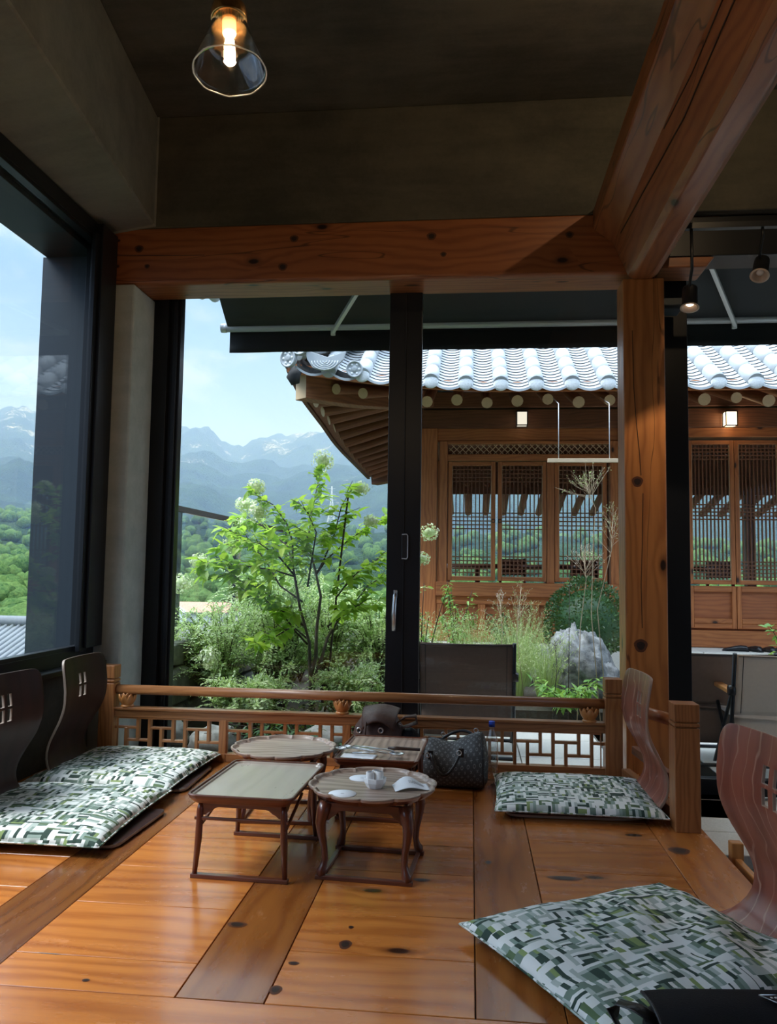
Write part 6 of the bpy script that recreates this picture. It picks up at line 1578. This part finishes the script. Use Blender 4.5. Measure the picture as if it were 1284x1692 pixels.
# ================================================================== LANDSCAPE
RIDGE = [(-60, .165), (-40, .168), (-34, .170), (-32.3, .1754), (-31.1, .1832), (-29.8, .1727), (-26, .168), (-22, .166), (-20.85, .1698), (-19.1, .1723), (-18.17, .1633), (-17.39, .1541), (-16.5, .1525), (-15.3, .1595), (-13.5, .1584), (-12.7, .1674), (-11.4, .1727), (-9.6, .1744), (-6, .187), (0, .18), (8, .16), (16, .17), (40, .15)]
def terr(az, r):
    e = interp(RIDGE, az); a = R(az)
    P = Vector((math.sin(a) * r, math.cos(a) * r, 0))
    base = interp([(20, -7), (60, -9), (150, -13), (260, -13), (380, -8), (560, 18), (800, 44), (950, 52)], r)
    if r > 950: base = lerp(52, e * 3200, ((r - 950) / 2250) ** 1.12) if r <= 3200 else e * 3200 - (r - 3200) * .35
    amp = interp([(100, 0), (300, 3), (800, 18), (1500, 70), (2800, 95), (3200, 26), (4000, 60)], r)
    n = 0; f = 1 / 620.0; w = 1.0
    for o_ in range(5): n += w * (.5 - abs(noise.noise(P * f + Vector((0, 0, o_ * 3.7)))) * 2) ; f *= 2.05; w *= .5
    n2 = abs(noise.noise(P / 75)) * interp([(1500, 0), (3000, 34)], r) + noise.noise(P / 30) * interp([(100, 0), (600, 3), (3200, 9)], r) + noise.noise(P / 12) * interp([(100, 0), (600, 2), (3200, 4)], r)
    return Vector((P.x, P.y, base + amp * (n - .25) * .9 + n2))
NA, NRR = 330, 190
b = MB(0)
radii = [22 * (3900 / 22) ** (k / NRR) for k in range(NRR + 1)]
b.grid(lambda i, j: terr(-58 + 100 * i / NA, radii[j]), NA, NRR, sm=True, uvf=lambda i, j: (0, 0))
o = obj('forested_mountains', b, terrainmat('mountain_forest', (0.012, 0.040, 0.014), (0.040, 0.090, 0.028), (0.62, 0.58, 0.52), .615, .0022)); o['kind'] = 'structure'
# haze filling the valley (thin blue air)
m, nt, out = newmat('valley_haze')
vs = nt.new('ShaderNodeVolumeScatter', i_Color=(0.34, 0.51, 1.0, 1), i_Density=1 / 1500.0); nt.l.new(vs.outputs[0], out.inputs['Volume'])
b = MB(0); b.bx(-4200, 3400, 330, 4300, -60, 760); hz = obj('valley_haze', b, m); tag(hz, 'thin blue haze lying in front of the distant mountains', 'haze', kind='stuff')
# woodland canopy
random.seed(33); b = MB(0)
def crown(b, c, r, nu=11, nv=7):
    s0 = random.uniform(0, 50); b.tint = random.random()
    b.sphere(c, r, nu, nv, (1, 1, .95), lambda d: 1 + .38 * noise.noise(d * 2.2 + Vector((s0, 0, 0))) + .15 * noise.noise(d * 6 + Vector((s0, 0, 0))))
cnt = 0
while cnt < 2600:
    az_ = random.uniform(-40, 26) if cnt % 2 else random.uniform(-36, -12); r = 75 * (900 / 75) ** random.random()
    ta = math.tan(R(az_))
    if -.43 < ta < -.27 and r < 260: continue
    p = terr(az_, r); sz_ = random.uniform(2.0, 4.2) * (1 if r < 300 else 1.4)
    if cnt % 6 == 0:
        az_ = random.uniform(-40, -24); r = random.uniform(42, 120); ta = math.tan(R(az_)); p = terr(az_, r); sz_ = random.uniform(2.0, 3.4)
        if -.43 < ta < -.27: continue
    crown(b, (p.x, p.y, p.z + sz_ * .6), sz_); cnt += 1
def canopymat():
    m, nt, out = newmat('woodland_canopy')
    tint = nt.new('ShaderNodeAttribute', attribute_name='tint').outputs['Fac']; co = nt.new('ShaderNodeTexCoord').outputs['Object']
    n = nt.noise(co, .9, 6, .75); c1 = nt.mix(tint, (0.025, 0.085, 0.026, 1), (0.085, 0.165, 0.045, 1)); c_ = nt.mix(nt.smooth(n, .35, .65), c1, nt.mix(.5, c1, (.24, .36, .10, 1)))
    principled(nt, out, c_, .95, 0, n, 1.0, 1.2, .1); return m
o = obj('woodland', b, canopymat()); tag(o, 'dense green woodland covering the valley side below the mountains', 'trees', kind='stuff')
# village house, long pale roofs, road
t = thing('village_house', 'small distant white house with orange roof in the valley at left', 'building', (-72, 200, -13.5))
M['orange_roof'] = plain('orange_roof', (.46, .26, .18), .8, nscale=.5); M['housewall'] = plain('house_wall', (.78, .80, .76), .8, nscale=.5); M['greyroof'] = plain('pale_blue_roof', (.42, .50, .56), .6, nscale=.3)
b = MB(0); b.bx(-9, 9, 0, 9, 0, 3.6); obj('house_wall', b, M['housewall'], t)
b = MB(0); b.prism([(-1, 3.4), (4.5, 5.8), (10, 3.4)], 0, -10, 10); obj('roof', b, M['orange_roof'], t, solid=0)
b = MB(0); b.prism([(-5.5, 0), (-.5, 0), (-.5, 3.4), (-3, 5.0), (-5.5, 3.4)], 1, -3, 0); obj('gable_wing', b, M['housewall'], t)
for x in (-3.8, -2.0, 3, 6): b = MB(0); b.bx(x - .5, x + .5, -3.06 if x < 0 else -.06, -3 if x < 0 else 0, 1.2, 2.6); obj('window', b, M['frame_blue'], t)
t = thing('farm_shed', 'long pale blue-grey roof lying below the white house', 'building', (-47, 125, -13.5)); b = MB(0); b.bx(-12, 9, 0, 14, 0, 2.4); obj('shed_wall', b, M['housewall'], t)
b = MB(0); b.prism([(-.8, 2.3), (7, 4.4), (14.8, 2.3)], 0, -12.5, 9.5); obj('roof', b, M['greyroof'], t)
# tiled roof below the left window
t = thing('lower_tiled_roof', 'grey tiled roof of a lower building seen through the left window', 'building', (-16.5, 24.5, -4.6)); t.rotation_euler = (0, 0, R(-12))
b = MB(0); b.bx(-9, 3.2, 0.6, 6, -4, 1.6); obj('house_wall', b, M['housewall'], t)
b = MB(0); b.grid(lambda i, j: (lerp(-10, 4, i / 24), lerp(-.6, 4, j / 8), 1.45 + 1.95 * (j / 8) ** 1.2 + .35 * (abs(i - 12) / 12) ** 2.5), 24, 8); obj('roof_slope', b, M['oldtile'], t, solid=.15)
b = MB(0)
for k in range(46):
    x = -9.85 + .3 * k; e = .35 * (abs((x + 3) / 7)) ** 2.5; b.tube([(x, lerp(-.65, 4, j / 5), 1.53 + 1.95 * (j / 5) ** 1.2 + e) for j in range(6)], .075, 7)
obj('cover_tiles', b, M['oldtile'], t)
b = MB(0); b.tube([(lerp(-10.2, 4.2, i / 16), 4.0, 3.55 + .45 * (abs(i - 8) / 8) ** 2.5) for i in range(17)], .22, 10); obj('ridge', b, M['oldtile'], t)
# power pylon
t = thing('power_pylon', 'pale lattice power pylon standing on the far wooded slope', 'pylon', (math.tan(R(-10.07)) * 900, 900, 56)); b = MB(2)
M['pylon'] = plain('pylon_grey', (.75, .78, .80), .6, nscale=.5)
H_ = 42
def lg(z): w = lerp(4.2, .7, min(1, z / (H_ * .72)) ** .8); return [(w, w, z), (-w, w, z), (-w, -w, z), (w, -w, z)]
lv = [H_ * k / 9 for k in range(10)]
for a, c_ in zip(lv, lv[1:]):
    A, C_ = lg(a), lg(c_)
    for k in range(4): b.bar(A[k], C_[k], .32); b.bar(A[k], C_[(k + 1) % 4], .2); b.bar(A[(k + 1) % 4], C_[k], .2); b.bar(C_[k], C_[(k + 1) % 4], .2)
for z, w in ((H_ * .62, 6), (H_ * .78, 5), (H_ * .93, 4)): b.bar((-w, 0, z), (w, 0, z), .35)
obj('tower_frame', b, M['pylon'], t)
